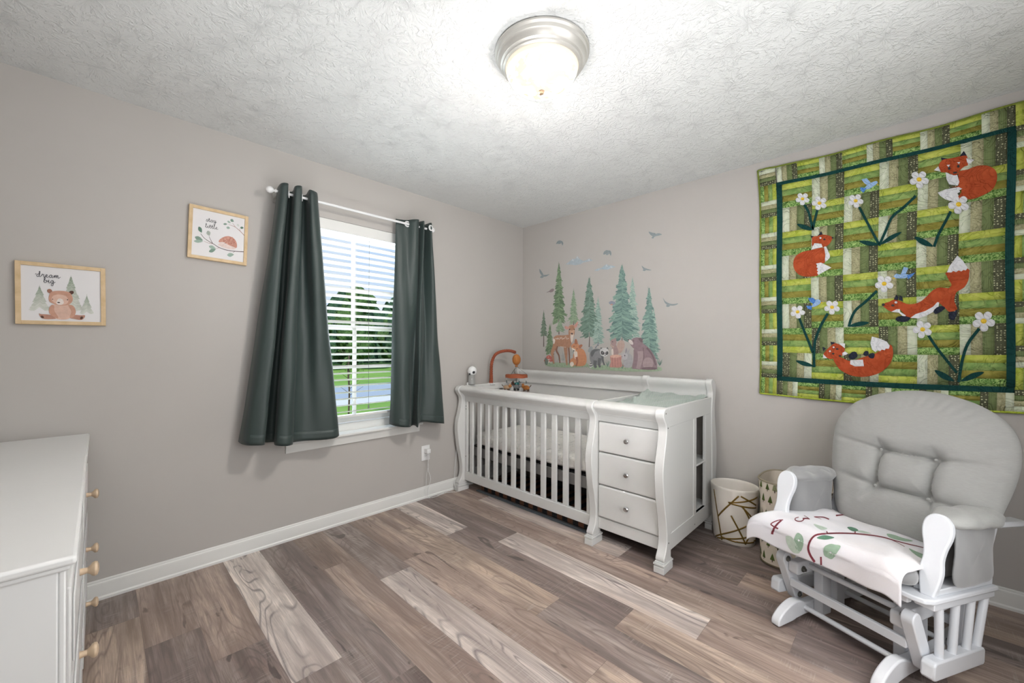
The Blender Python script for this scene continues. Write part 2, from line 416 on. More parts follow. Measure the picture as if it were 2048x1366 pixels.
# ---- walls
mb = MB(); T = .14
mb.box(-T, 0, RY, WY0, 0, H); mb.box(-T, 0, WY1, T, 0, H); mb.box(-T, 0, WY0, WY1, 0, WZ0); mb.box(-T, 0, WY0, WY1, WZ1, H)
struct(mb.build('wall_left', M['wall']), 'warm grey wall with the window', 'wall')
struct(MB().box(0, RX, 0, T, 0, H).build('wall_right', M['wall']), 'warm grey wall behind the crib and chair', 'wall')
struct(MB().box(-T, RX+T, RY-T, RY, 0, H).build('wall_back', M['wall']), 'wall behind the dresser', 'wall')
struct(MB().box(RX, RX+T, RY, T, 0, H).build('wall_far', M['wall']), 'wall behind the camera', 'wall')
struct(MB().box(-T, RX+T, RY-T, T, H, H+.2).build('ceiling', M['ceiling']), 'white stomp textured ceiling', 'ceiling')
# ---- baseboards
def bb_prof(s=1): return [(0, 0), (.019*s, 0), (.019*s, .012), (.013*s, .018), (.012*s, .072), (.0105*s, .080), (.007*s, .084), (.006*s, .0915), (.003*s, .095), (0, .095)]
def runbb(name, a, b, nrm):
    a = Vector(a); b = Vector(b); n = Vector(nrm); mb = MB(); P = bb_prof(); k = len(P)
    vs = [a+n*p[0]+Vector((0, 0, p[1])) for p in P]+[b+n*p[0]+Vector((0, 0, p[1])) for p in P]
    mb.add(vs, [[i, (i+1) % k, k+(i+1) % k, k+i] for i in range(k)]+[list(range(k)), list(range(k, 2*k))[::-1]])
    struct(mb.build(name, M['trim'], ang=20), 'white moulded baseboard', 'baseboard')
runbb('baseboard_left', (.0, -3.56, 0), (.0, -.012, 0), (1, 0, 0))
runbb('baseboard_right', (.0, 0, 0), (RX, 0, 0), (0, -1, 0))
runbb('baseboard_back', (.012, RY, 0), (RX, RY, 0), (0, 1, 0))
# ---- window: jambs come with the wall; sashes, stool and apron
win = thing('window_1', 'white double hung window with divided sashes', 'window', (-.1, -1.71, WZ0)); win['kind'] = 'structure'
mb = MB(); y0, y1, z0, z1 = WY0+.002, WY1-.002, .648, WZ1-.002
mb.box(-.135, -.075, y0, y0+.035, z0, z1); mb.box(-.135, -.075, y1-.035, y1, z0, z1); mb.box(-.135, -.075, y0, y1, z1-.035, z1); mb.box(-.135, -.075, y0, y1, WZ0+.001, z0+.03)
mb.build('window_frame', M['trim'], win, bevel=.003)
def sash(z0, z1, x0, x1, name):
    m = MB(); a, b = WY0+.037, WY1-.037; t = .034
    m.box(x0, x1, a, a+t, z0, z1); m.box(x0, x1, b-t, b, z0, z1); m.box(x0, x1, a, b, z0, z0+t); m.box(x0, x1, a, b, z1-t, z1)
    xc = (x0+x1)/2; m.box(xc-.008, xc+.008, -1.718, -1.694, z0+t, z1-t)
    m.box(xc-.008, xc+.008, a, b, (z0+z1)/2-.011, (z0+z1)/2+.011) if False else None
    s = m.build(name, M['trim'], win, bevel=.002)
    g = MB().box(xc-.002, xc+.002, a+t-.004, b-t+.004, z0+t-.004, z1-t+.004).build('pane', M['glass'], s)
    return s
sash(.682, 1.378, -.104, -.08, 'lower_sash'); sash(1.345, 2.048, -.131, -.107, 'upper_sash')
mb = MB()
mb.box(-.074, .035, -2.214, -1.198, WZ0+.001, .624)
ws = mb.build('window_sill', M['trim'], win, bevel=.006, seg=3)
mb = MB(); P = [(0.0005, .552), (.012, .552), (.014, .575), (.018, .585), (.018, .6045), (.0005, .6045)]
mb.prism([(p[0], p[1]) for p in P], 1, -2.19, -1.22)
mb.build('apron', M['trim'], win)
# door in the wall behind the camera
dr = MB(); dr.box(RX-.03, RX-.001, -2.9, -2.08, .0, 2.03); d = struct(dr.build('door_1', M['trim'], bevel=.004), 'white panelled door', 'door')
MB().lathe([(0, 0), (.012, 0), (.012, .02), (.027, .03), (.027, .05), (.018, .06), (0, .062)], 20, Matrix.Translation((RX-.03, -2.82, .95)) @ Matrix.Rotation(-PI/2, 4, 'Y')).build('door_handle', M['nickel'], d)

# ---- blinds
bl = thing('window_blind', 'white faux wood horizontal blind with open slats in the window', 'blind', (-.035, -1.71, .72))
by0, by1 = WY0+.008, WY1-.008
MB().box(-.07, -.008, by0, by1, 2.018, 2.084).build('headrail', M['trim'], bl, bevel=.003)
MB().box(-.008, .004, by0-.002, by1+.002, 2.012, 2.086).build('valance', M['trim'], bl, bevel=.003)
mslat = M['slat'] = plain('blind_slat', srgb(228, 226, 221), .4, var=.005)
n = 28
for i in range(n):
    z = 1.985-i*(1.985-.765)/(n-1)
    tilt = -R(16)+R(random.uniform(-1.5, 1.5))-(R(12) if i in (8, 20) else 0)
    X = Matrix.Translation((-.036, -1.7075, z)) @ Matrix.Rotation(tilt, 4, 'Y')
    MB(X).box(-.025, .025, -.421, .421, -.0014, .0014).build('slat', mslat, bl, bevel=.001, seg=1)
MB().box(-.060, -.012, by0, by1, .726, .742).build('bottom_rail', M['trim'], bl, bevel=.003)
cm = M['cord'] = plain('blind_cord', srgb(225, 222, 214), .8)
for y in (-2.03, -1.735, -1.40):
    MB().tube([(-.010, y, .74), (-.010, y, 2.02)], .0009, 5).tube([(-.062, y, .74), (-.062, y, 2.02)], .0009, 5).build('ladder_cord', cm, bl)
MB().tube([(-.003, -1.640, 2.01), (-.004, -1.642, 1.4), (-.003, -1.640, .80)], .0012, 6).lathe([(0, 0), (.006, .004), (.004, .028), (0, .03)], 10, Matrix.Translation((-.003, -1.640, .775))).build('pull_cord', M['steel'], bl)

# ---- curtain rod and curtains
rod = thing('curtain_rod', 'thin white curtain rod with ball finials above the window', 'curtain rod', (.1, -1.74, 2.15))
MB().tube([(.1, -2.27, 2.15), (.1, -1.205, 2.15)], .008, 14).build('pole', M['plastic'], rod)
for s, y in ((-1, -2.27), (1, -1.205)):
    X = Matrix.Translation((.1, y, 2.15)) @ Matrix.Rotation(-s*PI/2, 4, 'X')
    MB().lathe([(.008, 0), (.010, .004), (.010, .01), (.006, .014), (.008, .018), (.017, .026), (.0205, .038), (.017, .05), (.008, .058), (0, .06)], 20, X).build('finial', M['plastic'], rod)
    yb = y+(.012 if s < 0 else -.005)
    MB().box(.0005, .005, yb-.01, yb+.01, 2.11, 2.17).bar((.005, yb, 2.135), (.1, yb, 2.139), .012, .004).build('bracket', M['nickel'], rod)
def curtain(name, label, top, bot, zt, zb, groms):
    """top, bot: matching control points (y, x) of the folds; zb gives the hem height along the cloth"""
    o = thing(name, label, 'curtain', (.1, sum(p[0] for p in bot)/len(bot), min(zb)), 0, 'green satin curtains')
    n = 8; tp = smooth([(p[0], p[1], 0) for p in top], n); bt = smooth([(p[0], p[1], 0) for p in bot], n); zz = smooth([(z, 0, 0) for z in zb], n); zu = smooth([(z, 0, 0) for z in zt], n)
    N = len(tp)-1
    def f(u, v):
        i = min(int(round(u*N)), N); a = tp[i]; b = bt[i]; s = v**1.08
        x = a.y+(b.y-a.y)*s; y = a.x+(b.x-a.x)*s
        w = math.sin(v*9+u*13)*.004*math.sin(PI*v)+math.sin(v*23+u*31)*.0016*v
        z = zu[i].x+(zz[i].x-zu[i].x)*v
        return (max(x+w, .018), y+w*.5, z)
    m = MB().grid(f, N, 60); m.build('panel', M['curtain'], o, solid=.0022, ang=80)
    hm = MB().grid(lambda u, v: (Vector(f(u, .962+.038*v))+Vector((.0008, 0, 0))), N, 3)
    hm.build('hem', M['curtain'], o, solid=.001, ang=80)
    for (y, x, rz) in groms:
        X = Matrix.Translation((x, y, 2.150)) @ Matrix.Rotation(rz, 4, 'Z') @ Matrix.Rotation(PI/2, 4, 'Y')
        MB().lathe([(.0145, -.003), (.021, -.003), (.023, 0), (.021, .003), (.0145, .003), (.0145, -.003)], 24, X).build('grommet', M['plastic'], o)
    return o
curtain('curtain', 'green satin curtain flared on the left side of the window',
        [(-2.262, .08), (-2.262, .135), (-2.247, .155), (-2.222, .145), (-2.212, .07), (-2.190, .04), (-2.172, .06), (-2.186, .145), (-2.168, .158), (-2.146, .145), (-2.136, .07), (-2.112, .04), (-2.094, .06), (-2.104, .145), (-2.088, .158), (-2.060, .142), (-2.045, .115), (-2.030, .08)],
        [(-2.448, .05), (-2.442, .11), (-2.415, .155), (-2.350, .168), (-2.332, .07), (-2.300, .035), (-2.268, .05), (-2.290, .165), (-2.247, .198), (-2.205, .175), (-2.185, .13), (-2.130, .115), (-2.080, .12), (-2.030, .13), (-1.980, .14), (-1.935, .14), (-1.902, .11), (-1.883, .05)],
        [2.178, 2.186, 2.192, 2.195, 2.192, 2.188, 2.188, 2.190, 2.198, 2.2, 2.194, 2.186, 2.188, 2.193, 2.190, 2.190, 2.188, 2.182],
        [.678, .672, .668, .662, .655, .646, .645, .65, .643, .641, .644, .64, .636, .632, .630, .632, .64, .655],
        [(-2.205, .1, R(70)), (-2.130, .1, R(70))])
curtain('curtain', 'green satin curtain with a visible grommet on the right side of the window',
        [(-1.470, .070), (-1.455, .076), (-1.43, .081), (-1.405, .086), (-1.385, .098), (-1.358, .128), (-1.330, .142), (-1.305, .125), (-1.290, .075), (-1.283, .120), (-1.272, .145), (-1.250, .11), (-1.228, .060), (-1.220, .10), (-1.214, .135), (-1.205, .145), (-1.195, .128), (-1.185, .10)],
        [(-1.500, 0.044), (-1.492, .10), (-1.450, 0.142), (-1.405, 0.148), (-1.370, 0.124), (-1.345, 0.081), (-1.325, 0.050), (-1.315, 0.069), (-1.326, 0.118), (-1.332, 0.158), (-1.310, 0.142), (-1.275, 0.124), (-1.240, 0.130), (-1.200, 0.142), (-1.160, 0.150), (-1.110, 0.146), (-1.068, 0.130), (-1.045, 0.094)],
        [2.178, 2.176, 2.178, 2.18, 2.182, 2.186, 2.19, 2.195, 2.192, 2.19, 2.19, 2.188, 2.186, 2.188, 2.19, 2.19, 2.188, 2.186],
        [.652, .645, .635, .628, .622, .615, .61, .62, .625, .618, .64, .648, .645, .636, .628, .618, .608, .604],
        [(-1.390, .0995, R(-12)), (-1.212, .145, R(10))])

# ---- ceiling light
lamp = thing('ceiling_light', 'round flush ceiling light with a glowing alabaster glass bowl', 'ceiling light', (1.706, -1.736, 2.44))
X = Matrix.Translation((1.706, -1.736, 2.44)) @ Matrix.Scale(-1, 4, (0, 0, 1))
MB().lathe([(0, .0005), (.190, .0005), (.194, .006), (.194, .012), (.187, .018), (.184, .03), (.176, .036), (.170, .052), (.162, .056), (.160, .062), (.152, .066), (.146, .064), (.146, .045), (0, .045)], 64, X).build('canopy', M['nickel'], lamp)
MB().lathe([(.147, .060), (.150, .066), (.148, .072), (.143, .084), (.132, .104), (.112, .126), (.082, .144), (.045, .154), (0, .157)], 64, X).build('glass_bowl', M['dome'], lamp, ang=60)
MB().lathe([(0, .156), (.012, .156), (.013, .161), (.009, .168), (0, .170)], 20, X).build('finial', plain('antique_finial', srgb(150, 124, 100), .5), lamp)

# ---- outlet
ol = thing('wall_outlet', 'white wall outlet with a charger and cords plugged in', 'outlet', (.0, -1.155, .365))
op = MB().box(.0005, .006, -1.195, -1.118, .305, .425).build('cover_plate', M['plastic'], ol, bevel=.002)
mb = MB()
for z in (.341, .389): mb.lathe([(0, 0), (.017, 0), (.0165, .002), (0, .002)], 20, Matrix.Translation((.006, -1.157, z)) @ Matrix.Rotation(PI/2, 4, 'Y'))
mb.build('socket', M['plastic'], op)
mb = MB()
for y in (-1.164, -1.150): mb.box(.008, .0084, y-.001, y+.001, .338, .347)
mb.build('slot', M['hole'], op)
ch = thing('usb_charger', 'small white charger plugged into the upper socket of the wall outlet', 'charger', (.008, -1.15, .375))
MB().box(.0085, .052, -1.172, -1.138, .368, .402).build('body', M['plastic'], ch, bevel=.004, seg=3)
cord = []
cordm = M['plastic']
def wire(pts, r, name, par=None, mat=None): return MB().tube(smooth(pts, 8), r, 7).build(name, mat or cordm, par)
wire([(.045, -1.150, .370), (.040, -1.148, .33), (.030, -1.150, .28), (.026, -1.142, .22), (.030, -1.125, .16), (.030, -1.135, .11), (.026, -1.150, .05), (.028, -1.140, .006), (.05, -1.10, .004), (.035, -1.03, .004), (.04, -.98, .004), (.06, -.93, .004), (.085, -.90, .004), (.06, -.875, .004), (.045, -.89, .05), (.036, -.885, .16), (.024, -.86, .3), (.022, -.83, .5), (.022, -.78, .75), (.03, -.735, .875), (.05, -.74, .897)], .0018, 'cord', ch)
wire([(.045, -1.160, .369), (.050, -1.162, .31), (.044, -1.158, .26), (.034, -1.165, .20), (.028, -1.165, .12), (.024, -1.172, .09), (.026, -1.168, .03), (.03, -1.16, .005), (.05, -1.08, .004), (.04, -1.0, .004)], .0013, 'cord', ch)
# ================================================================ CRIB WITH CHANGING TABLE
WP = M['white_paint']
crib = thing('crib_with_changer', 'white sleigh crib joined to a changing table with three drawers', 'crib', (.95, -.45, 0))
# sleigh post outline in y, z (front)
post_f = [(-.865, .058), (-.873, .075), (-.849, .113), (-.838, .15), (-.836, .19), (-.839, .229), (-.853, .305), (-.872, .382), (-.886, .481), (-.890, .55), (-.882, .61), (-.871, .645), (-.859, .69), (-.848, .744), (-.846, .777), (-.854, .805), (-.873, .83), (-.885, .85), (-.886, .868), (-.877, .884), (-.856, .894), (-.821, .896)]
post_b = [(-.800, .880), (-.797, .80), (-.790, .5), (-.785, .3), (-.783, .113), (-.783, .058)]
outline = [(p.x, p.y) for p in smooth([(a, b, 0) for a, b in post_f], 3)]+post_b
def foot(x0, x1, y0, y1, par):
    m = MB(); m.box(x0-.004, x1+.004, y0, y1, 0, .036); m.box(x0-.001, x1+.001, y0+.004, y1-.004, .036, .042); m.box(x0-.006, x1+.006, y0-.002, y1+.002, .042, .052); m.box(x0, x1, y0+.006, y1-.006, .052, .060)
    return m.build('foot', WP, par, bevel=.002)
for x0, x1 in ((.035, .082), (1.358, 1.406), (1.806, 1.857)):
    p = MB().prism(outline, 0, x0, x1).build('front_post', WP, crib, bevel=.004, ang=50)
    foot(x0, x1, -.885, -.768, p)
back_o = [(-.112, .058), (-.110, .25), (-.112, .5), (-.122, .7), (-.124, .82), (-.112, .90), (-.112, .93), (-.132, .965), (-.140, .99), (-.132, 1.008), (-.112, 1.016), (-.085, 1.010), (-.060, .99), (-.048, .955), (-.050, .91), (-.066, .84), (-.064, .76), (-.040, .64), (-.026, .54), (-.026, .44), (-.040, .34), (-.060, .2), (-.066, .12), (-.044, .058)]
bo = [(p.x, p.y) for p in smooth([(a, b, 0) for a, b in back_o[1:-1]], 3)]
bo = [back_o[0]]+bo+[back_o[-1]]
for x0, x1 in ((.030, .068), (1.360, 1.402), (1.818, 1.857)):
    p = MB().prism(bo, 0, x0, x1).build('rear_post', WP, crib, bevel=.003, ang=50)
    foot(x0, x1, -.128, -.022, p)
# front rail (rolled top) from x .082 to 1.358, changer apron 1.406 - 1.806
roll = [(-.800, .893), (-.835, .892), (-.862, .886), (-.876, .872), (-.876, .856), (-.862, .842), (-.842, .828), (-.826, .816), (-.822, .808), (-.800, .808)]
def rail(x0, x1, zb, par, name):
    m = MB().prism([(p.x, p.y) for p in smooth([(a, b, 0) for a, b in roll], 3)], 0, x0, x1); m.box(x0, x1, -.815, -.790, zb, .812)
    return m.build(name, WP, par, bevel=.002, ang=50)
rail(.0825, 1.3575, .762, crib, 'top_rail'); rail(1.4065, 1.8055, .766, crib, 'top_rail')
MB().box(.0825, 1.3575, -.815, -.785, .085, .158).build('bottom_rail', WP, crib, bevel=.004)
MB().box(.0825, .110, -.812, -.787, .158, .762).build('stile', WP, crib, bevel=.003); MB().box(1.318, 1.3575, -.812, -.787, .158, .762).build('stile', WP, crib, bevel=.003)
for k in range(12):
    x = 1.243-.0985*k
    MB().box(x-.0215, x+.0215, -.808, -.790, .157, .763).build('slat', WP, crib, bevel=.004)
# head end (left, by the window wall)
MB().box(.045, .070, -.790, -.125, .84, .893).build('end_rail', WP, crib, bevel=.004); MB().box(.045, .070, -.790, -.115, .085, .16).build('end_rail', WP, crib, bevel=.004)
for k in range(6):
    y = -.70+.098*k
    MB().box(.049, .066, y-.021, y+.021, .158, .842).build('end_slat', WP, crib, bevel=.003)
# back panel
m = MB(); m.box(.068, 1.360, -.085, -.062, .19, .885); m.build('back_panel', WP, crib, bevel=.002)
hb = [(-.108, .886), (-.106, .93), (-.126, .965), (-.132, .99), (-.124, 1.003), (-.104, 1.008), (-.080, 1.0), (-.062, .97), (-.062, .886)]
hbs = [(p.x, p.y) for p in smooth([(a, b, 0) for a, b in hb], 3)]
MB().prism(hbs, 0, .068, 1.360).build('headboard_cap', WP, crib, ang=50)
MB().prism(hbs, 0, 1.402, 1.818).box(1.402, 1.818, -.10, -.062, .80, .8855).build('headboard_cap', WP, crib, ang=50)
# changer carcass
MB().box(1.406, 1.424, -.79, -.10, .09, .893).build('inner_side', WP, crib, bevel=.002)
m = MB()
m.box(1.8305, 1.850, -.79, -.10, .786, .893); m.box(1.8305, 1.850, -.79, -.10, .094, .186)   # right side top and bottom rails
m.box(1.8305, 1.850, -.79, -.757, .186, .786); m.box(1.8305, 1.850, -.429, -.385, .186, .786)
m.box(1.8305, 1.850, -.222, -.10, .186, .786)
m.build('changer_side', WP, crib, bevel=.002)
MB().box(1.836, 1.846, -.757, -.429, .186, .786).build('side_panel', WP, crib)
MB().box(1.424, 1.8305, -.39, -.375, .10, .80).build('partition', WP, crib)
MB().box(1.424, 1.848, -.375, -.11, .170, .186).build('shelf', WP, crib, bevel=.002)
MB().box(1.424, 1.848, -.375, -.11, .478, .490).build('shelf', WP, crib, bevel=.002)
MB().box(1.424, 1.8305, -.79, -.10, .800, .812).build('changer_top', WP, crib)
MB().box(1.4065, 1.8055, -.812, -.79, .092, .163).build('drawer_rail', WP, crib, bevel=.003)
for i, (z0, z1) in enumerate(((.577, .763), (.372, .572), (.168, .367))):
    d = MB().box(1.4095, 1.8025, -.822, -.790, z0, z1).build('drawer', WP, crib, bevel=.010, seg=3)
    zc = (.672, .473, .273)[i]
    X = Matrix.Translation((1.612, -.822, zc)) @ Matrix.Rotation(PI/2, 4, 'X')
    lab(MB().lathe([(0, 0), (.006, 0), (.005, .010), (.009, .014), (.0145, .018), (.0155, .023), (.012, .028), (0, .030)], 24, X).build('knob', M['chrome'], d), 'round chrome knob')
for x, y, z in ((1.857, -.857, .868), (1.857, -.83, .785), (1.857, -.815, .150), (1.850, -.41, .125)):
    lab(MB().lathe([(0, 0), (.0045, 0), (.0045, .0008), (0, .0008)], 12, Matrix.Translation((x, y, z)) @ Matrix.Rotation(PI/2, 4, 'Y')).build('bolt', M['steel'], crib), 'dark recessed bolt')
for x, z in ((.096, .72), (.096, .29), (.096, .695)):
    lab(MB().lathe([(0, 0), (.004, 0), (.004, .001), (0, .001)], 10, Matrix.Translation((x, -.812, z)) @ Matrix.Rotation(PI/2, 4, 'X')).build('bolt', M['hole'], crib), 'dark recessed bolt')
# mattress support
m = MB(); m.box(.085, 1.35, -.775, -.755, .30, .372); m.box(.085, 1.35, -.12, -.10, .30, .372); m.box(.085, .105, -.755, -.12, .30, .372); m.box(1.33, 1.35, -.755, -.12, .30, .372)
for k in range(9): m.box(.16+k*.14, .19+k*.14, -.755, -.12, .355, .369)
lab(m.build('mattress_support', M['greyboard'], crib, bevel=.002), 'grey mattress support frame')

# mattress
mt = thing('crib_mattress', 'crib mattress in a white printed fitted sheet inside the crib', 'mattress', (.72, -.44, .375))
def mattress(u, v):
    a = 2*PI*u; se = lambda t, e: math.copysign(abs(t)**e, t)
    ph = -PI/2+PI*v
    x = se(math.cos(ph), .28)*se(math.cos(a), .22)*.612; y = se(math.cos(ph), .28)*se(math.sin(a), .22)*.318; z = se(math.sin(ph), .4)*.055
    x += .004*math.sin(y*60)+.003*math.sin(z*90+x*30); y += .005*math.sin(x*48+z*40); z += .003*math.sin(x*31+y*27)*(v > .5)
    return (.718+x, -.438+y, .436+z)
MB().grid(mattress, 220, 48, True).build('fitted_sheet', M['sheet'], mt, ang=60)
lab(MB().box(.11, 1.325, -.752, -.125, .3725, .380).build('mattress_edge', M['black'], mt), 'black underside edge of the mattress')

# things under the crib
pl = NB('buffalo_plaid'); v = pl.coord(); chk = []
sx = pl.n('SeparateXYZ'); pl.l(v, sx.inputs[0])
def stripe(o): return pl.math('GREATER_THAN', pl.math('FRACT', pl.math('MULTIPLY', o, 11.0)), .5)
a = stripe(sx.outputs[0]); b = pl.math('MAXIMUM', stripe(sx.outputs[1]), stripe(sx.outputs[2]))
pl.set(pl.ramp(pl.math('MULTIPLY', pl.math('ADD', a, b), .5), [(0, srgb(176, 120, 76)), (.5, srgb(96, 62, 44)), (1, srgb(22, 22, 24))]), .95)
pl.t.nodes['Color Ramp'].color_ramp.interpolation = 'CONSTANT'; pl.t.nodes['Color Ramp'].color_ramp.elements[1].position = .3; pl.t.nodes['Color Ramp'].color_ramp.elements[2].position = .8
M['plaid'] = pl.m
rug = thing('plaid_pet_mat', 'orange and black plaid mat with a grey edge lying under the crib', 'mat', (.72, -.5, 0))
MB().box(.20, 1.30, -.738, -.30, .006, .060).build('pad', M['plaid'], rug, bevel=.015, seg=3)
MB().box(.18, 1.32, -.768, -.739, .001, .010).build('fringe', fabric('blue_grey_trim', srgb(70, 78, 84), srgb(92, 98, 102), 300, .5), rug, bevel=.002)
bx = thing('storage_box', 'dark low storage box with grey lid under the crib mattress', 'box', (.9, -.22, 0))
MB().box(.55, 1.30, -.285, -.13, .001, .20).build('body', M['darkboard'], bx, bevel=.004)
MB().box(.54, 1.31, -.29, -.125, .2005, .225).build('lid', M['darkboard'], bx, bevel=.004)

# sage blanket on the changing pad
cp = thing('changing_pad', 'changing pad covered by the sage blanket on the changing table', 'changing pad', (1.63, -.45, .812))
MB().box(1.432, 1.822, -.775, -.12, .8125, .862).build('cover', M['sheet'], cp, bevel=.015, seg=4)
def mink(u, v):
    x = 1.428+u*.398; y = -.772+v*.655
    ur = .055+.25*(.75-v)/.49+.02*math.sin(v*17); vw = max(0, min(1, (v-.12)/.15))*max(0, min(1, (1.0-v)/.12))
    z = .866+.026*max(0, min(1, (v-.35)/.6))*(1 if u > ur else .55)+.004*math.sin(u*9+v*5)+.004*math.sin(u*21-v*13)
    z += .036*vw*math.exp(-((u-ur)/.06)**2)+.014*vw*math.exp(-((u-ur-.13)/.07)**2)
    z += .012*math.exp(-((u-.93)**2)/.004)*math.exp(-((v-.9)**2)/.02)
    if u < ur: z += .006*math.sin(v*34+u*20)
    edge = min(u, 1-u, v*1.2, (1-v)*3)
    if edge < .03: z -= (.03-edge)*.25
    z += .0036*abs(math.sin(PI*(x+y*.3)/.0125)*math.sin(PI*(y-x*.2)/.0125))**.8
    return (x, y, z)
tag(MB().grid(mink, 140, 230).build('sage_blanket', M['minky'], solid=.004, ang=80), 'sage green bubbly blanket rumpled over the changing pad', 'blanket')

# ================================================================ DRESSER
dm = M['dresser']
drs = thing('dresser', 'white dresser with round wooden knobs at the left edge', 'dresser', (.83, -3.29, 0))
m = MB(); m.box(.060, 1.600, -3.515, -3.062, .07, .793); m.build('body', dm, drs, bevel=.003)
m = MB(); m.box(.046, 1.618, -3.528, -3.037, .797, .815); m.build('top', dm, drs, bevel=.006, seg=3)
MB().box(.054, 1.608, -3.52, -3.046, .785, .797).build('top_moulding', dm, drs, bevel=.004)
m = MB(); m.box(.060, 1.600, -3.062, -3.052, .07, .10); m.box(.060, .10, -3.062, -3.052, .10, .785); m.box(1.560, 1.600, -3.062, -3.052, .10, .785); m.box(.81, .85, -3.062, -3.052, .10, .785); m.build('face_frame', dm, drs, bevel=.003)
for x0 in (.062, 1.535):
    for y0 in (-3.51, -3.13): MB().box(x0, x0+.06, y0, y0+.06, 0, .07).build('leg', dm, drs, bevel=.004)
for x0, x1 in ((.102, .808), (.852, 1.558)):
    for zc in (.625, .405, .185):
        d = MB().box(x0+.003, x1-.003, -3.061, -3.046, zc-.105, zc+.105).build('drawer', dm, drs, bevel=.004)
        MB().box(x0+.04, x1-.04, -3.046, -3.042, zc-.070, zc+.070).build('drawer_field', dm, d, bevel=.0035)
        for xk in (x0+.18*0+.33 if x0 < .5 else x0+.366,):
            X = Matrix.Translation((xk, -3.042, zc)) @ Matrix.Rotation(-PI/2, 4, 'X')
            lab(MB().lathe([(0, 0), (.009, 0), (.008, .008), (.0075, .014), (.011, .019), (.017, .023), (.019, .028), (.017, .033), (.009, .036), (0, .0365)], 28, X).build('knob', M['knobwood'], d), 'round unpainted wooden knob')
# ================================================================ GLIDER CHAIR
GO = (2.677, -.697, 0); GR = -R(24)
GM = Matrix.Translation(GO) @ Matrix.Rotation(GR, 4, 'Z')
gl = thing('glider_chair', 'white wooden glider chair with tufted grey cushions', 'glider chair', GO, GR)
TI = GM @ Matrix.Translation((0, 0, .33)) @ Matrix.Rotation(-R(6), 4, 'X') @ Matrix.Translation((0, 0, -.33))
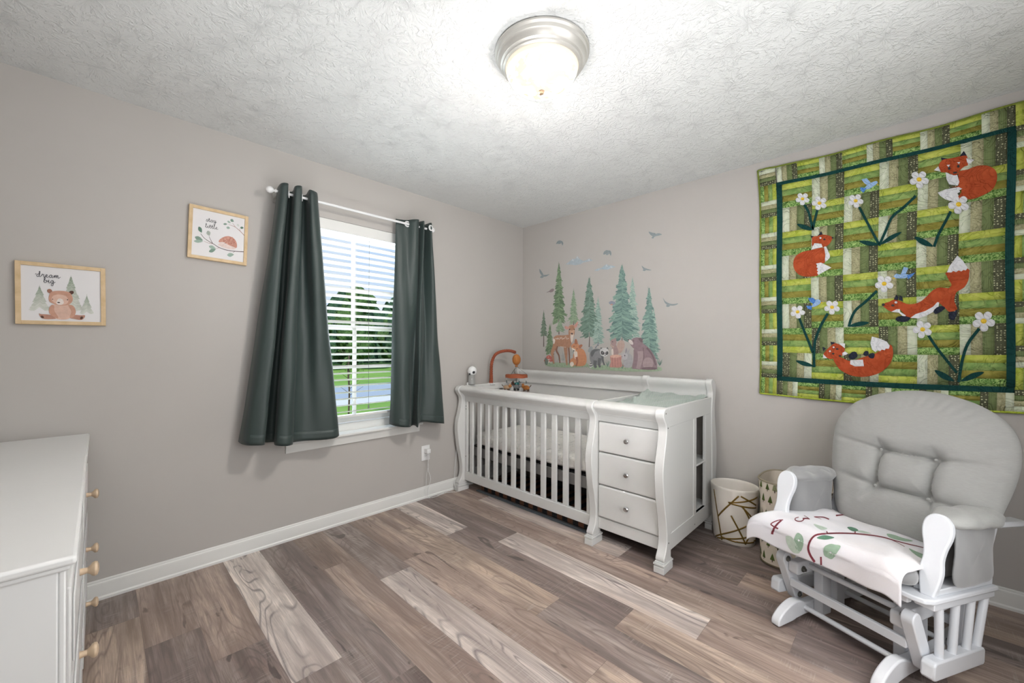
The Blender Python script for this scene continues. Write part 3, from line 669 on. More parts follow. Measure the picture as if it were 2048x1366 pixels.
# (rotation about the chair's width: front rises, rear sinks)
GW = M['glider_white']
def rp(pts, n=4, closed=False): return [(p.x, p.y) for p in smooth([(a, b, 0) for a, b in pts], n, closed)]
for s in (-1, 1):
    # fixed base: foot runner, two uprights, top bracket
    run = [(-.325, .002), (-.322, .030), (-.290, .060), (-.245, .082), (-.205, .090), (-.165, .082), (-.12, .070), (.12, .070), (.165, .082), (.205, .090), (.245, .082), (.290, .060), (.322, .030), (.325, .002), (.23, .008), (.15, .020), (-.15, .020), (-.23, .008)]
    a, b = sorted((s*.165, s*.202))
    r = MB(GM).prism(rp(run[:14], 3)+rp(run[14:], 2), 0, a, b).build('foot_runner', GW, gl, bevel=.006, seg=3, ang=50)
    for v0 in (-.095, .005):
        a, b = sorted((s*.126, s*.1645))
        MB(GM).box(a, b, v0, v0+.062, .022, .262).build('upright', GW, gl, bevel=.004)
    a, b = sorted((s*.166, s*.206))
    MB(GM).prism([(-.205, .212), (-.198, .204), (.198, .204), (.205, .212), (.205, .252), (.198, .260), (-.198, .260), (-.205, .252)], 0, a, b).build('top_bracket', GW, gl, bevel=.006, seg=3)
    # swing arms
    for v0, v1 in ((-.205, -.125), (.165, .115)):
        a = Vector((s*.228, v0, .262)); b = Vector((s*.228, v1, .082)); d = (b-a).normalized()
        p = []; x = Vector((0, d.z, -d.y)) if True else None
        for k in range(9):
            t = PI*k/8; q = a+x*.027*math.cos(t)-d*.027*math.sin(t); p.append((q.y, q.z))
        for k in range(9):
            t = PI*k/8; q = b-x*.027*math.cos(t)+d*.027*math.sin(t); p.append((q.y, q.z))
        lo, hi = sorted((s*.2085, s*.247))
        L = MB(GM).prism(p, 0, lo, hi).build('swing_arm', GW, gl, bevel=.004)
        m = MB(GM)
        for q in (a, b):
            X = Matrix.Translation((s*.2075, q.y, q.z)) @ Matrix.Rotation(-s*PI/2, 4, 'Y')
            m.lathe([(0, 0), (.013, 0), (.013, .003), (.008, .004), (.007, .008), (0, .009)], 16, X)
        lab(m.build('bolt', M['steel'], L), 'dark metal bolts')
    X = Matrix.Translation((s*.1655, -.165, .228)) @ Matrix.Rotation(-s*PI/2, 4, 'Y')
    lab(MB(GM).lathe([(0, 0), (.014, 0), (.014, .003), (.008, .004), (.007, .012), (0, .013)], 16, X).build('bolt', M['steel'], gl), 'dark metal bolt')
    # hanging side frame (moves with the seat)
    T2 = TI
    a, b = sorted((s*.252, s*.292))
    MB(T2).prism([(-.178, .068), (-.170, .058), (.170, .058), (.178, .068), (.178, .112), (.168, .122), (-.166, .122), (-.178, .110)], 0, a, b).build('lower_side_rail', GW, gl, bevel=.006, seg=3)
    for vt, vb in ((-.128, -.105), (-.012, -.018), (.100, .082), (.205, .160)):
        MB(T2).tube([(s*.273, vb, .118), (s*.273, vt, .302)], .0125, 14).build('spindle', GW, gl)
    a, b = sorted((s*.235, s*.290))
    MB(T2).prism([(-.20, .300), (.232, .300), (.232, .326), (-.20, .326)], 0, a, b).build('side_apron', GW, gl, bevel=.003)
    pl_ = [(s*.14, -.262), (s*.255, -.262), (s*.285, -.250), (s*.298, -.220), (s*.298, .236), (s*.20, .245)]
    MB(T2).prism(pl_, 2, .3265, .345).build('seat_side', GW, gl, bevel=.005, seg=3)
    a, b = sorted((s*.222, s*.284))
    MB(T2).prism([(-.18, .3455), (.228, .3455), (.228, .372), (-.18, .366)], 0, a, b).build('arm_base', GW, gl, bevel=.003)
    # arm paddle
    lean = GM @ Matrix.Translation((s*.268, -.190, .362)) @ Matrix.Rotation(-R(17), 4, 'X')
    prof = [(-.018, 0), (-.027, .05), (-.030, .09), (-.026, .13), (-.030, .17), (-.038, .205), (-.040, .235), (-.034, .262), (-.018, .280), (0, .285), (.018, .280), (.034, .262), (.040, .235), (.038, .205), (.030, .17), (.026, .13), (.030, .09), (.027, .05), (.018, 0)]
    MB(lean).prism(rp(prof, 3), 1, -.013, .013).build('arm_front', GW, gl, bevel=.005, seg=3, ang=50)
    MB(GM).bar((s*.272, -.10, .598), (s*.305, .375, .548), .050, .022).build('arm_rail', GW, gl, bevel=.005)
    MB(GM).tube([(s*.272, .155, .345), (s*.290, .215, .560)], .0125, 14).build('arm_post', GW, gl)
    MB(GM).bar((s*.235, .17, .33), (s*.255, .345, .86), .040, .022, up=(0, 1, 0)).build('back_stile', GW, gl, bevel=.004)
    # arm cushion : padded top and hanging side pocket
    ac = MB(GM)
    def armpad(u, v, s=s):
        a = 2*PI*u; ph = -PI/2+PI*v; e = lambda t, k: math.copysign(abs(t)**k, t)
        x = e(math.cos(ph), .75)*math.cos(a)*.064; z = e(math.cos(ph), .75)*math.sin(a)*.036; y = e(math.sin(ph), .75)*.175
        z += .004*math.sin(y*55+x*20); x += .004*math.sin(y*40)
        if z < 0: z *= .8
        yy = .060+y
        return (s*(.272+.025*(yy+.1))+x*1.05, yy, .612-.075*(yy+.1)+z)
    ac.grid(armpad, 40, 40, True)
    ac.build('arm_cushion', M['cushion'] if s > 0 else M['velour'], gl, ang=80)
    for q, (uu, th, hz) in enumerate(((s*.302, .013, .122), (s*.238, .016, .122)) if s > 0 else ((s*.302, .013, .122), (s*.262, .046, .138))):
        def pocket(u, v, uu=uu, th=th, hz=hz):
            a = 2*PI*u; ph = -PI/2+PI*v; e = lambda t, k: math.copysign(abs(t)**k, t)
            x = math.sin(ph)*th; y = e(math.cos(ph), .5)*e(math.cos(a), .35)*.138; z = e(math.cos(ph), .5)*e(math.sin(a), .35)*hz
            x += .003*math.sin(y*40+z*30)
            return (uu+x, .035+y+.04*(z), .492+(hz-.122)+z-.09*y)
        ac2 = MB(GM).grid(pocket, 48, 24, True).build('arm_pocket', M['velour'], gl, ang=80)
# cross bars
MB(GM).tube([(-.166, -.150, .052), (.166, -.150, .052)], .011, 14).build('stretcher', GW, gl)
MB(GM).tube([(-.166, .150, .052), (.166, .150, .052)], .011, 14).build('stretcher', GW, gl)
MB(GM).tube([(-.167, -.125, .235), (.167, -.125, .235)], .0115, 14).build('stretcher', GW, gl)
MB(GM).tube([(-.167, .125, .235), (.167, .125, .235)], .0115, 14).build('stretcher', GW, gl)
MB(GM).box(-.209, .209, -.190, -.172, .135, .170).build('swing_crossbar', GW, gl, bevel=.003)
MB(GM).box(-.209, .209, .135, .153, .135, .170).build('swing_crossbar', GW, gl, bevel=.003)
for v0 in (-.245, -.08, .08, .215): MB(TI).box(-.236, .236, v0, v0+.03, .305, .3255).build('seat_slat', GW, gl, bevel=.003)
MB(GM).bar((-.255, .345, .86), (.255, .345, .86), .05, .022).build('back_rail', GW, gl, bevel=.004)
for k in range(5):
    u = -.16+.08*k; MB(GM).tube([(u, .19, .35), (u*1.05, .343, .85)], .011, 12).build('back_spindle', GW, gl)
# seat cushion
def seatc(u, v):
    a = 2*PI*u; ph = -PI/2+PI*v; e = lambda t, k: math.copysign(abs(t)**k, t)
    x = e(math.cos(ph), .45)*e(math.cos(a), .35)*.238; y = e(math.cos(ph), .45)*e(math.sin(a), .35)*.225; z = e(math.sin(ph), .7)*.043
    if y < -.12 and abs(x) > .15: x *= 1+.12*min(1, (-.12-y)/.06)
    return (x, -.060+y, .390+z+.003*math.sin(x*30)*math.cos(y*25))
MB(TI).grid(seatc, 72, 24, True).build('seat_cushion', M['velour'], gl, ang=80)
# back cushion
hw = [(.40, .05), (.405, .19), (.42, .225), (.46, .25), (.52, .268), (.60, .290), (.70, .308), (.78, .316), (.84, .312), (.89, .296), (.93, .270), (.965, .232), (.995, .180), (1.015, .125), (1.030, .06), (1.034, 0)]
pts = [(a, b) for b, a in hw]+[(-a, b) for b, a in hw[::-1][1:]]
ol2 = smooth([(a, b, 0) for a, b in pts], 7, True)
NB2 = len(ol2); cz = .72; SL = .33
bt = [(-.095, .745), (.095, .745), (-.092, .585), (.092, .585)]
segs = [((-.33, .775), bt[0]), (bt[0], bt[1]), (bt[1], (.33, .765)), ((-.31, .615), bt[2]), (bt[2], bt[3]), (bt[3], (.31, .575)), (bt[0], bt[2]), (bt[1], bt[3]), (bt[2], (-.13, .50)), (bt[3], (.12, .47)), (bt[0], (-.105, .80)), (bt[1], (.085, .80))]
def dseg(x, z, a, b):
    ax, az = a; bx_, bz = b; dx, dz = bx_-ax, bz-az; t = max(0, min(1, ((x-ax)*dx+(z-az)*dz)/(dx*dx+dz*dz)))
    return math.hypot(x-ax-t*dx, z-az-t*dz), t
def backc(side):
    def f(u, v):
        i = int(round(u*NB2)) % NB2; o = ol2[i]; r = math.sin(v*PI/2)**.9
        x = o.x*r; z = cz+(o.y-cz)*r
        th = .078*max(0, (1-r**3.2))**.55*(1-.25*max(0, (z-.8)/.3))
        if side > 0:
            d = 0
            for q in bt: d += .036*math.exp(-((x-q[0])**2+(z-q[1])**2)/.0009)
            cr = 0
            for k, (a, b) in enumerate(segs):
                ds, t = dseg(x, z, a, b)
                am = .038 if k not in (0, 2, 3, 5, 8, 9, 10, 11) else .030*(t if k in (0, 3) else 1-t)
                cr = max(cr, am*math.exp(-(ds/.0085)**2)*.62+am*.55*math.exp(-(ds/.034)**2))
            th = th-min(d+cr, th*.85)+.0015*math.sin(x*70+z*20)*r
            ed = max(0, r-.72)/.28; th += .003*math.sin(math.atan2(z-cz, x)*46)*ed*(1-ed)*2
        y = .170+(z-.45)*SL
        n = Vector((0, -1, SL)).normalized()*(th if side > 0 else -th*.5)
        return (x+.024, y+n.y, z+n.z)
    return f
m = MB(GM); m.grid(backc(1), NB2, 84, True); m.grid(backc(-1), NB2, 14, True)
bc = m.build('back_cushion', M['cushion'], gl, ang=80, weld=True)
for q in bt[:4]:
    n = Vector((0, -1, SL)).normalized()*.034
    MB(GM).ell((q[0]+.024, .170+(q[1]-.45)*SL+n.y, q[1]+n.z), .006, .005, .006).build('tuft_button', M['cushion'], bc)
# ---- blanket over the seat
def blk(u, v):
    """u along the width (-.335 .. .245), v from the rear (0) over the front edge (1)"""
    U = -.325+.575*u
    s = v*.60; v0 = .165; flat_ = .425
    if s < flat_: V = v0-s; zz = 0
    else:
        t = (s-flat_)/.10; an = min(t, 1)*PI/2*.95; V = v0-flat_-.055*math.sin(an); zz = -.055*(1-math.cos(an))
        if t > 1: zz -= (s-flat_-.10)*.9; V += .004*math.sin(U*25)
    z = .438+.105*(-V)+zz
    z += .004*math.sin(U*22+V*9)+.003*math.sin(V*40+U*11)
    # droop over the left end and the right corner
    if U < -.25: z -= ((-.25-U)/.075)**2*.045; V += .0
    if U > .19: z -= ((U-.19)/.06)**2*.012
    r = math.exp(-((U-.17+.3*(V+.2))**2)/.0012)*.008*max(0, -V*3); z += r
    if v > .8: z += .006*math.sin(U*17+1)*(v-.8)/.2
    rr = math.exp(-((U+.20)**2+(V-.05)**2)/.003)*.012; z += rr
    return Vector((U, V, z))
bk = thing('milestone_blanket', 'white plush blanket with numbers and a leafy branch over the glider seat', 'blanket', (GM @ Vector((-.04, -.1, .4)))[:])
MB(GM).grid(blk, 90, 90).build('cloth', M['plush'], bk, solid=.007, ang=80)
# ================================================================ DRAWN THINGS (stickers, prints, quilt)
def c3(r, g, b): return srgb(r, g, b)
class Ink(MB):
    """flat inked shapes: map takes a drawing point and a layer depth to a point in the room"""
    def __init__(s, mp, step=6e-6):
        super().__init__(); s.mp = mp; s.k = 0; s.step = step
    def poly(s, pts, col, sm=0):
        if sm: pts = [(p.x, p.y) for p in smooth([(a, b, 0) for a, b in pts], sm, True)]
        s.k += 1; s.c = col; s.add([s.mp(p[0], p[1], s.k*s.step) for p in pts], [list(range(len(pts)))]); return s
    def el(s, cx, cy, rx, ry, col, rot=0, n=20):
        a = R(rot); return s.poly([(cx+rx*math.cos(t)*math.cos(a)-ry*math.sin(t)*math.sin(a), cy+rx*math.cos(t)*math.sin(a)+ry*math.sin(t)*math.cos(a)) for t in [2*PI*i/n for i in range(n)]], col)
    def stroke(s, pts, w0, w1, col, sm=6):
        P = smooth([(a, b, 0) for a, b in pts], sm) if sm else [Vector((a, b, 0)) for a, b in pts]
        n = len(P); A = []; B = []
        for i, p in enumerate(P):
            d = (P[min(i+1, n-1)]-P[max(i-1, 0)]); d = d.normalized() if d.length > 1e-9 else Vector((1, 0, 0)); w = (w0+(w1-w0)*i/(n-1))/2
            A.append((p.x-d.y*w, p.y+d.x*w)); B.append((p.x+d.y*w, p.y-d.x*w))
        s.k += 1; s.c = col
        vs = [s.mp(a, b, s.k*s.step) for a, b in A]+[s.mp(a, b, s.k*s.step) for a, b in B]
        return s.add(vs, [[i, i+1, n+i+1, n+i] for i in range(n-1)])
    def leaf(s, a, b, w, col, vein=None):
        dx, dy = b[0]-a[0], b[1]-a[1]; L = math.hypot(dx, dy); nx, ny = -dy/L, dx/L
        q = [(.0, 0), (.18, .7), (.42, 1), (.7, .72), (.9, .25), (1, 0), (.9, -.25), (.7, -.72), (.42, -1), (.18, -.7)]
        s.poly([(a[0]+dx*t+nx*w/2*k, a[1]+dy*t+ny*w/2*k) for t, k in q], col, 2)
        if vein: s.stroke([a, b], w*.06, w*.03, vein, 0)
        return s
def mixc(a, b, t): return tuple(a[i]+(b[i]-a[i])*t for i in range(3))+(1,)
def wallmap(ox, oy, sc, ax, base, sgn):
    return lambda x, y, d: at(ox+x/sc, oy+y/sc, ax, base+sgn*d)
DM = wallmap(1050, 440, 4.2697, 1, -.0006, -1)
rnd = random.Random(5)
def conifer(ink, cx, top, bot, hw, c1, c2, trunk=None, n=150, tc=(95, 80, 78), jag=7, lean=0):
    if trunk: ink.stroke([(cx+lean, top+(bot-top)*.4), (cx+lean*.5, bot), (cx, trunk)], 4, 9, srgb(*tc), 0)
    ink.stroke([(cx+lean, top-14), (cx, top+(bot-top)*.4)], 1.5, 7, mixc(c1, c2, .2), 0)
    ink.stroke([(cx, top), (cx, bot-hw*.25)], hw*.08, hw*.55, mixc(c1, c2, .6), 0)
    for i in range(n):
        t = 1-i/n; y = top+(bot-top)*t
        tier = .62+.38*((t*jag) % 1)
        w = hw*(.05+.95*t**.85)*tier*rnd.uniform(.75, 1.05)
        if t > .86: w *= 1-(t-.86)*2.2
        for s in (-1, 1):
            ww = w*rnd.uniform(.55, 1.12); dr = ww*rnd.uniform(.3, .75)
            x0 = cx+s*ww*rnd.uniform(0, .35); th = max(3, hw*.085)*rnd.uniform(.7, 1.4)
            col = mixc(c1, c2, rnd.random()**1.1)
            ink.poly([(x0, y-th*.6-dr*.3), (x0+s*ww*.45, y+dr*.35-th*.5), (cx+s*ww, y+dr*.75-th*.2), (cx+s*ww*.97, y+dr*.8+th*.3), (x0+s*ww*.35, y+dr*.4+th*.8), (x0, y+th)], col)
def sticker(name, label, cat, fn, group=None, mp=DM, step=6e-6):
    k = Ink(mp, step); fn(k); k.col = [mixc(c, srgb(206, 202, 196), .12) for c in k.col]; o = k.build(name, M['ink'], flat=True); return tag(o, label, cat, group)
GT = 'forest wall stickers of fir trees'
GRN = (srgb(62, 96, 64), srgb(128, 158, 118)); GR2 = (srgb(104, 136, 108), srgb(158, 180, 148)); GR3 = (srgb(70, 98, 80), srgb(120, 142, 120))
TEA = (srgb(74, 112, 110), srgb(136, 172, 158)); TE2 = (srgb(116, 150, 142), srgb(172, 196, 184)); MID = (srgb(66, 102, 88), srgb(124, 156, 140))
for a in ((415, 598, 880, 60, GR2, 905, 110, 0, 'pale green fir tree sticker behind the deer'),
          (300, 842, 945, 52, GR2, None, 60, 0, 'short pale green fir sticker at the foot of the tallest left fir'),
          (290, 372, 868, 82, GRN, 978, 200, -3, 'tall dark green fir sticker with a bird, left of the deer'),
          (160, 782, 985, 44, GR3, 1082, 90, 0, 'small lone fir sticker nearest the corner'),
          (212, 892, 1140, 54, GRN, None, 120, 12, 'dark green bushy fir sticker behind the deer rump'),
          (624, 664, 1045, 74, TE2, 1075, 130, 0, 'pale teal fir sticker leaning behind the raccoon tree'),
          (548, 495, 985, 112, MID, 1086, 220, 8, 'dark teal green fir sticker above the raccoon'),
          (918, 498, 1000, 92, TE2, None, 170, 0, 'pale fir sticker behind the widest fir'),
          (828, 388, 1008, 158, TEA, 1030, 280, 3, 'widest teal fir sticker above the squirrel'),
          (1098, 752, 1120, 74, TE2, None, 120, 0, 'pale narrow fir sticker at the right end above the bear'),
          (1060, 582, 1165, 112, TEA, None, 240, -10, 'teal fir sticker behind the bear')):
    sticker('tree_sticker', a[8], 'wall sticker', lambda k, a=a: conifer(k, a[0], a[1], a[2], a[3], a[4][0], a[4][1], a[5], a[6], lean=a[7]), GT)
# nearer stickers lie over the trees
DM2 = wallmap(1050, 440, 4.2697, 1, -.0048, -1)
def grass(k):
    for x0, x1, y in ((170, 535, 1240), (535, 720, 1262), (690, 1165, 1275)):
        k.poly([(x0, y-12), (x0+40, y-24), ((x0+x1)/2, y-20), (x1-30, y-22), (x1+4, y), (x1-30, y+16), ((x0+x1)/2, y+20), (x0+30, y+10)], srgb(158, 180, 150), 4)
    for i in range(150):
        x = rnd.uniform(172, 1160); y = 1238+(x-170)*.042+rnd.uniform(-12, 10); h = rnd.uniform(8, 22)
        k.stroke([(x, y), (x+rnd.uniform(-6, 6), y-h)], 4, 1, mixc(srgb(96, 134, 100), srgb(160, 186, 150), rnd.random()), 0)
    for cx, cy, n in ((705, 1235, 9), (1150, 1225, 14), (830, 1250, 9), (895, 1240, 7), (185, 1215, 8)):
        for i in range(n):
            k.stroke([(cx, cy+18), (cx+rnd.uniform(-24, 24), cy-rnd.uniform(10, 45))], 5, 1.5, mixc(srgb(70, 108, 100), srgb(120, 150, 136), rnd.random()), 0)
sticker('grass_sticker', 'strip of green grass sticker along the foot of the forest scene', 'wall sticker', grass, mp=wallmap(1050, 440, 4.2697, 1, -.0040, -1))
def rocks(k):
    k.poly([(270, 1210), (300, 1110), (325, 1090), (345, 1130), (355, 1200)], srgb(186, 184, 180), 3).poly([(375, 1215), (380, 1100), (400, 1080), (430, 1130), (440, 1215)], srgb(176, 178, 176), 3)
    for i in range(14):
        x = rnd.uniform(285, 345); k.stroke([(x, 1200), (x+rnd.uniform(-4, 10), rnd.uniform(1110, 1150))], 3, 1, srgb(150, 156, 154), 0)
sticker('rock_sticker', 'grey rocks sticker between the legs of the deer', 'wall sticker', rocks, mp=wallmap(1050, 440, 4.2697, 1, -.0043, -1))
def deer(k):
    b = srgb(176, 126, 96); l = srgb(206, 164, 134); d = srgb(132, 88, 68); w = srgb(232, 222, 212)
    k.stroke([(285, 1050), (268, 1110), (290, 1160), (298, 1222)], 20, 9, d)
    k.stroke([(372, 1080), (378, 1150), (382, 1235)], 16, 9, d)
    k.poly([(248, 1000), (275, 985), (330, 985), (375, 980), (392, 1000), (398, 1045), (385, 1085), (350, 1090), (300, 1082), (270, 1075), (245, 1060), (240, 1025)], b, 4)
    k.stroke([(262, 1050), (248, 1095), (232, 1130), (240, 1190), (246, 1228)], 40, 10, b)
    k.stroke([(345, 1075), (350, 1140), (352, 1180), (358, 1240)], 34, 11, b)
    k.poly([(375, 1000), (372, 950), (380, 920), (420, 920), (425, 960), (412, 1010), (398, 1040)], b, 4)
    k.poly([(392, 965), (415, 965), (412, 1010), (398, 1050), (388, 1010)], w, 3)
    k.poly([(370, 918), (380, 900), (405, 895), (425, 905), (428, 930), (418, 965), (402, 985), (388, 965), (376, 940)], l, 4)
    k.poly([(378, 912), (400, 898), (422, 910), (416, 935), (400, 945), (386, 935)], b, 3)
    k.poly([(372, 915), (345, 905), (338, 918), (352, 935), (374, 930)], srgb(208, 150, 138), 3).poly([(420, 905), (435, 880), (452, 868), (450, 895), (436, 920)], srgb(208, 150, 138), 3)
    k.el(381, 934, 5, 7, srgb(50, 36, 34)).el(420, 934, 4, 7, srgb(50, 36, 34)).el(401, 970, 8, 7, srgb(60, 44, 42))
    k.poly([(246, 1010), (238, 1030), (246, 1060), (258, 1030)], w, 3)
    for i in range(22): k.el(262+i*5.2+rnd.uniform(-3, 3), 992+rnd.uniform(0, 26), 3.6, 3, w)
    k.stroke([(300, 1080), (350, 1088)], 3, 3, w, 0)
sticker('deer_sticker', 'spotted brown deer sticker standing among the firs', 'wall sticker', deer, mp=DM2)
DM3 = wallmap(1050, 440, 4.2697, 1, -.0054, -1)
def fox(k):
    o = srgb(208, 140, 96); d = srgb(170, 100, 66); w = srgb(236, 226, 216)
    k.poly([(430, 1120), (470, 1095), (505, 1115), (525, 1170), (522, 1220), (500, 1245), (440, 1245), (415, 1200), (412, 1150)], o, 4)
    k.poly([(418, 1125), (445, 1125), (448, 1180), (440, 1230), (425, 1180)], w, 3)
    k.stroke([(440, 1170), (446, 1210), (436, 1250)], 22, 12, d)
    k.poly([(384, 1210), (400, 1180), (430, 1185), (438, 1215), (420, 1245), (395, 1250)], o, 4).poly([(384, 1222), (405, 1210), (418, 1232), (402, 1252), (388, 1245)], w, 3)
    k.poly([(395, 1072), (412, 1055), (440, 1048), (462, 1068), (468, 1092), (448, 1112), (424, 1124), (408, 1110), (394, 1095)], o, 4)
    k.poly([(424, 1060), (426, 1022), (440, 1018), (450, 1055)], d, 2).poly([(458, 1075), (480, 1062), (492, 1072), (470, 1098)], d, 2)
    k.poly([(398, 1090), (415, 1096), (432, 1108), (424, 1124), (408, 1112)], w, 3)
    k.el(418, 1078, 4, 5, srgb(48, 34, 34)).el(444, 1100, 4, 5, srgb(48, 34, 34)).el(417, 1117, 6, 5, srgb(50, 40, 40))
sticker('fox_sticker', 'seated orange fox sticker in front of the deer', 'wall sticker', fox, mp=DM3)
def raccoon(k):
    g = srgb(132, 134, 138); d = srgb(88, 90, 96); w = srgb(214, 214, 214)
    for i in range(7):
        k.el(565+i*2, 1250-i*10, 17, 9, d if i % 2 else w, -30)
    k.poly([(552, 1140), (570, 1110), (610, 1098), (650, 1108), (672, 1140), (668, 1190), (640, 1235), (580, 1235), (556, 1200)], g, 4)
    k.poly([(560, 1135), (590, 1105), (640, 1108), (600, 1125), (572, 1170)], d, 3)
    k.stroke([(640, 1180), (632, 1220), (640, 1258)], 30, 18, d); k.stroke([(660, 1160), (665, 1200), (678, 1240)], 22, 12, d); k.stroke([(600, 1200), (598, 1240), (606, 1262)], 30, 20, d)
    k.poly([(640, 1120), (655, 1095), (700, 1095), (714, 1125), (705, 1155), (682, 1168), (655, 1158), (642, 1140)], w, 4)
    k.poly([(648, 1125), (660, 1118), (680, 1135), (672, 1150), (652, 1148)], srgb(52, 52, 58), 3).poly([(690, 1128), (706, 1122), (712, 1138), (700, 1152), (686, 1145)], srgb(52, 52, 58), 3)
    k.poly([(645, 1105), (644, 1088), (664, 1092)], d).poly([(694, 1094), (708, 1086), (714, 1108)], d)
    k.el(684, 1155, 5, 4, srgb(40, 40, 44)).el(663, 1133, 3, 3, w).el(697, 1135, 3, 3, w)
sticker('raccoon_sticker', 'grey raccoon sticker walking beside the fox', 'wall sticker', raccoon, mp=DM3)
def perch(k, x, y, s, col):
    k.poly([(x, y), (x+16*s, y-18*s), (x+34*s, y-24*s), (x+44*s, y-14*s), (x+34*s, y+2*s), (x+14*s, y+8*s)], col, 3).stroke([(x+6*s, y), (x-20*s, y+8*s)], 8, 3, mixc(col, (.1, .1, .1, 1), .3), 0)
sticker('bird_sticker', 'small brown bird sticker perched on the tall left fir', 'wall sticker', lambda k: perch(k, 205, 610, 1, srgb(138, 120, 124)), 'perched bird stickers', DM2)
sticker('bird_sticker', 'small blue grey bird sticker perched on the widest fir', 'wall sticker', lambda k: (k.poly([(715, 705), (735, 692), (765, 698), (772, 712), (750, 728), (728, 722)], srgb(132, 142, 158), 3), k.el(740, 722, 10, 5, srgb(200, 140, 120))), 'perched bird stickers', DM2)
sticker('bird_sticker', 'small blue grey bird sticker on a stem over the raccoon', 'wall sticker', lambda k: (k.stroke([(600, 1095), (625, 1060)], 10, 4, srgb(110, 120, 130), 0), k.el(625, 1060, 12, 8, srgb(140, 150, 158), -40), k.poly([(535, 1120), (560, 1078), (580, 1092), (560, 1130)], srgb(150, 156, 160), 2)), 'perched bird stickers', DM2)
def squirrel(k):
    p = srgb(168, 140, 138); q = srgb(188, 160, 150)
    k.poly([(790, 1050), (815, 1028), (842, 1035), (852, 1070), (838, 1110), (810, 1140), (790, 1130), (784, 1090)], q, 4)
    k.poly([(748, 1070), (770, 1060), (788, 1090), (800, 1140), (770, 1165), (745, 1150), (742, 1100)], p, 4)
    k.poly([(732, 1035), (745, 1018), (770, 1018), (782, 1040), (775, 1065), (752, 1075), (735, 1060)], p, 4).poly([(760, 1020), (770, 1002), (782, 1022)], p)
    k.stroke([(760, 1085), (738, 1078), (730, 1058)], 14, 8, q); k.el(748, 1040, 4, 4, srgb(50, 40, 44)).poly([(738, 1110), (752, 1100), (756, 1150), (740, 1150)], srgb(226, 216, 210), 2)
sticker('squirrel_sticker', 'mauve squirrel sticker sitting on the tree stump', 'wall sticker', squirrel, mp=DM2)
def stump(k):
    p = srgb(196, 138, 128)
    k.poly([(726, 1160), (770, 1152), (826, 1158), (820, 1200), (830, 1250), (790, 1262), (760, 1258), (722, 1256), (734, 1210)], p, 2).poly([(728, 1160), (775, 1150), (826, 1158), (790, 1176), (745, 1176)], srgb(222, 176, 160), 3)
    for x in (745, 768, 792, 812): k.stroke([(x, 1175), (x+3, 1255)], 5, 3, srgb(164, 108, 102), 0)
    k.el(848, 1240, 14, 8, srgb(196, 120, 108)).stroke([(848, 1245), (848, 1262)], 8, 8, srgb(214, 186, 170), 0)
sticker('stump_sticker', 'pinkish tree stump sticker under the squirrel', 'wall sticker', stump, mp=DM3)
def rabbit(k):
    g = srgb(172, 170, 176)
    k.poly([(860, 1150), (890, 1140), (915, 1165), (920, 1220), (900, 1258), (850, 1256), (838, 1210)], g, 4).poly([(824, 1150), (840, 1132), (866, 1135), (878, 1160), (866, 1190), (840, 1192), (824, 1175)], mixc(g, (1, 1, 1, 1), .15), 4)
    k.leaf((860, 1142), (868, 1090), 16, srgb(150, 146, 156)).leaf((872, 1145), (895, 1100), 16, g).el(852, 1158, 5, 6, srgb(60, 52, 60)).el(828, 1168, 4, 3, srgb(120, 90, 96))
sticker('rabbit_sticker', 'pale grey rabbit sticker between the stump and the bear', 'wall sticker', rabbit, mp=wallmap(1050, 440, 4.2697, 1, -.0060, -1))
def bear(k):
    p = srgb(140, 116, 124); d = srgb(108, 84, 94); l = srgb(168, 146, 150)
    k.poly([(935, 1080), (985, 1050), (1030, 1070), (1080, 1120), (1118, 1190), (1128, 1250), (1110, 1278), (930, 1272), (915, 1250), (930, 1180)], p, 5)
    k.poly([(905, 1030), (930, 1008), (965, 1003), (995, 1020), (1008, 1060), (985, 1100), (945, 1105), (915, 1085), (900, 1060)], p, 4)
    k.poly([(912, 1030), (882, 1018), (880, 1030), (905, 1062), (925, 1060)], srgb(222, 212, 208), 3).el(884, 1024, 7, 5, srgb(50, 40, 46))
    k.poly([(968, 1012), (985, 1005), (1002, 1018), (1004, 1045), (985, 1040)], d, 3).el(925, 1032, 4, 4, srgb(50, 40, 46))
    k.stroke([(950, 1110), (945, 1180), (930, 1265)], 46, 30, p); k.stroke([(985, 1120), (985, 1190), (965, 1270)], 50, 34, l); k.stroke([(1010, 1090), (1015, 1170), (1000, 1230)], 5, 3, d)
    k.el(1050, 1225, 46, 52, l).el(1060, 1268, 66, 12, d)
    k.stroke([(1040, 1090), (1090, 1160), (1115, 1240)], 16, 10, d)
sticker('bear_sticker', 'large purple brown bear sticker seated at the right end', 'wall sticker', bear, mp=DM3)
def mush(k):
    for x, y, s in ((205, 1178, 1), (180, 1200, .7), (222, 1200, .6)):
        k.stroke([(x, y), (x, y+40*s)], 12*s, 14*s, srgb(226, 214, 202), 0).poly([(x-26*s, y+6), (x-16*s, y-18*s), (x+6*s, y-22*s), (x+26*s, y-2), (x+22*s, y+8)], srgb(190, 92, 82), 3).el(x-6*s, y-8*s, 3, 2, srgb(240, 230, 224))
    k.poly([(168, 1190), (178, 1175), (196, 1200), (190, 1238), (170, 1225)], srgb(106, 104, 92), 3)
sticker('mushroom_sticker', 'red mushrooms sticker left of the deer hooves', 'wall sticker', mush, mp=DM2)
def mount(k, pts, c):
    k.poly(pts, c)
    for i in range(1, len(pts)-2):
        if pts[i][1] < pts[i-1][1] and pts[i][1] < pts[i+1][1]: k.poly([pts[i], (pts[i][0]+10, pts[i][1]+26), (pts[i][0]-4, pts[i][1]+18), (pts[i][0]-12, pts[i][1]+22)], srgb(196, 204, 208))
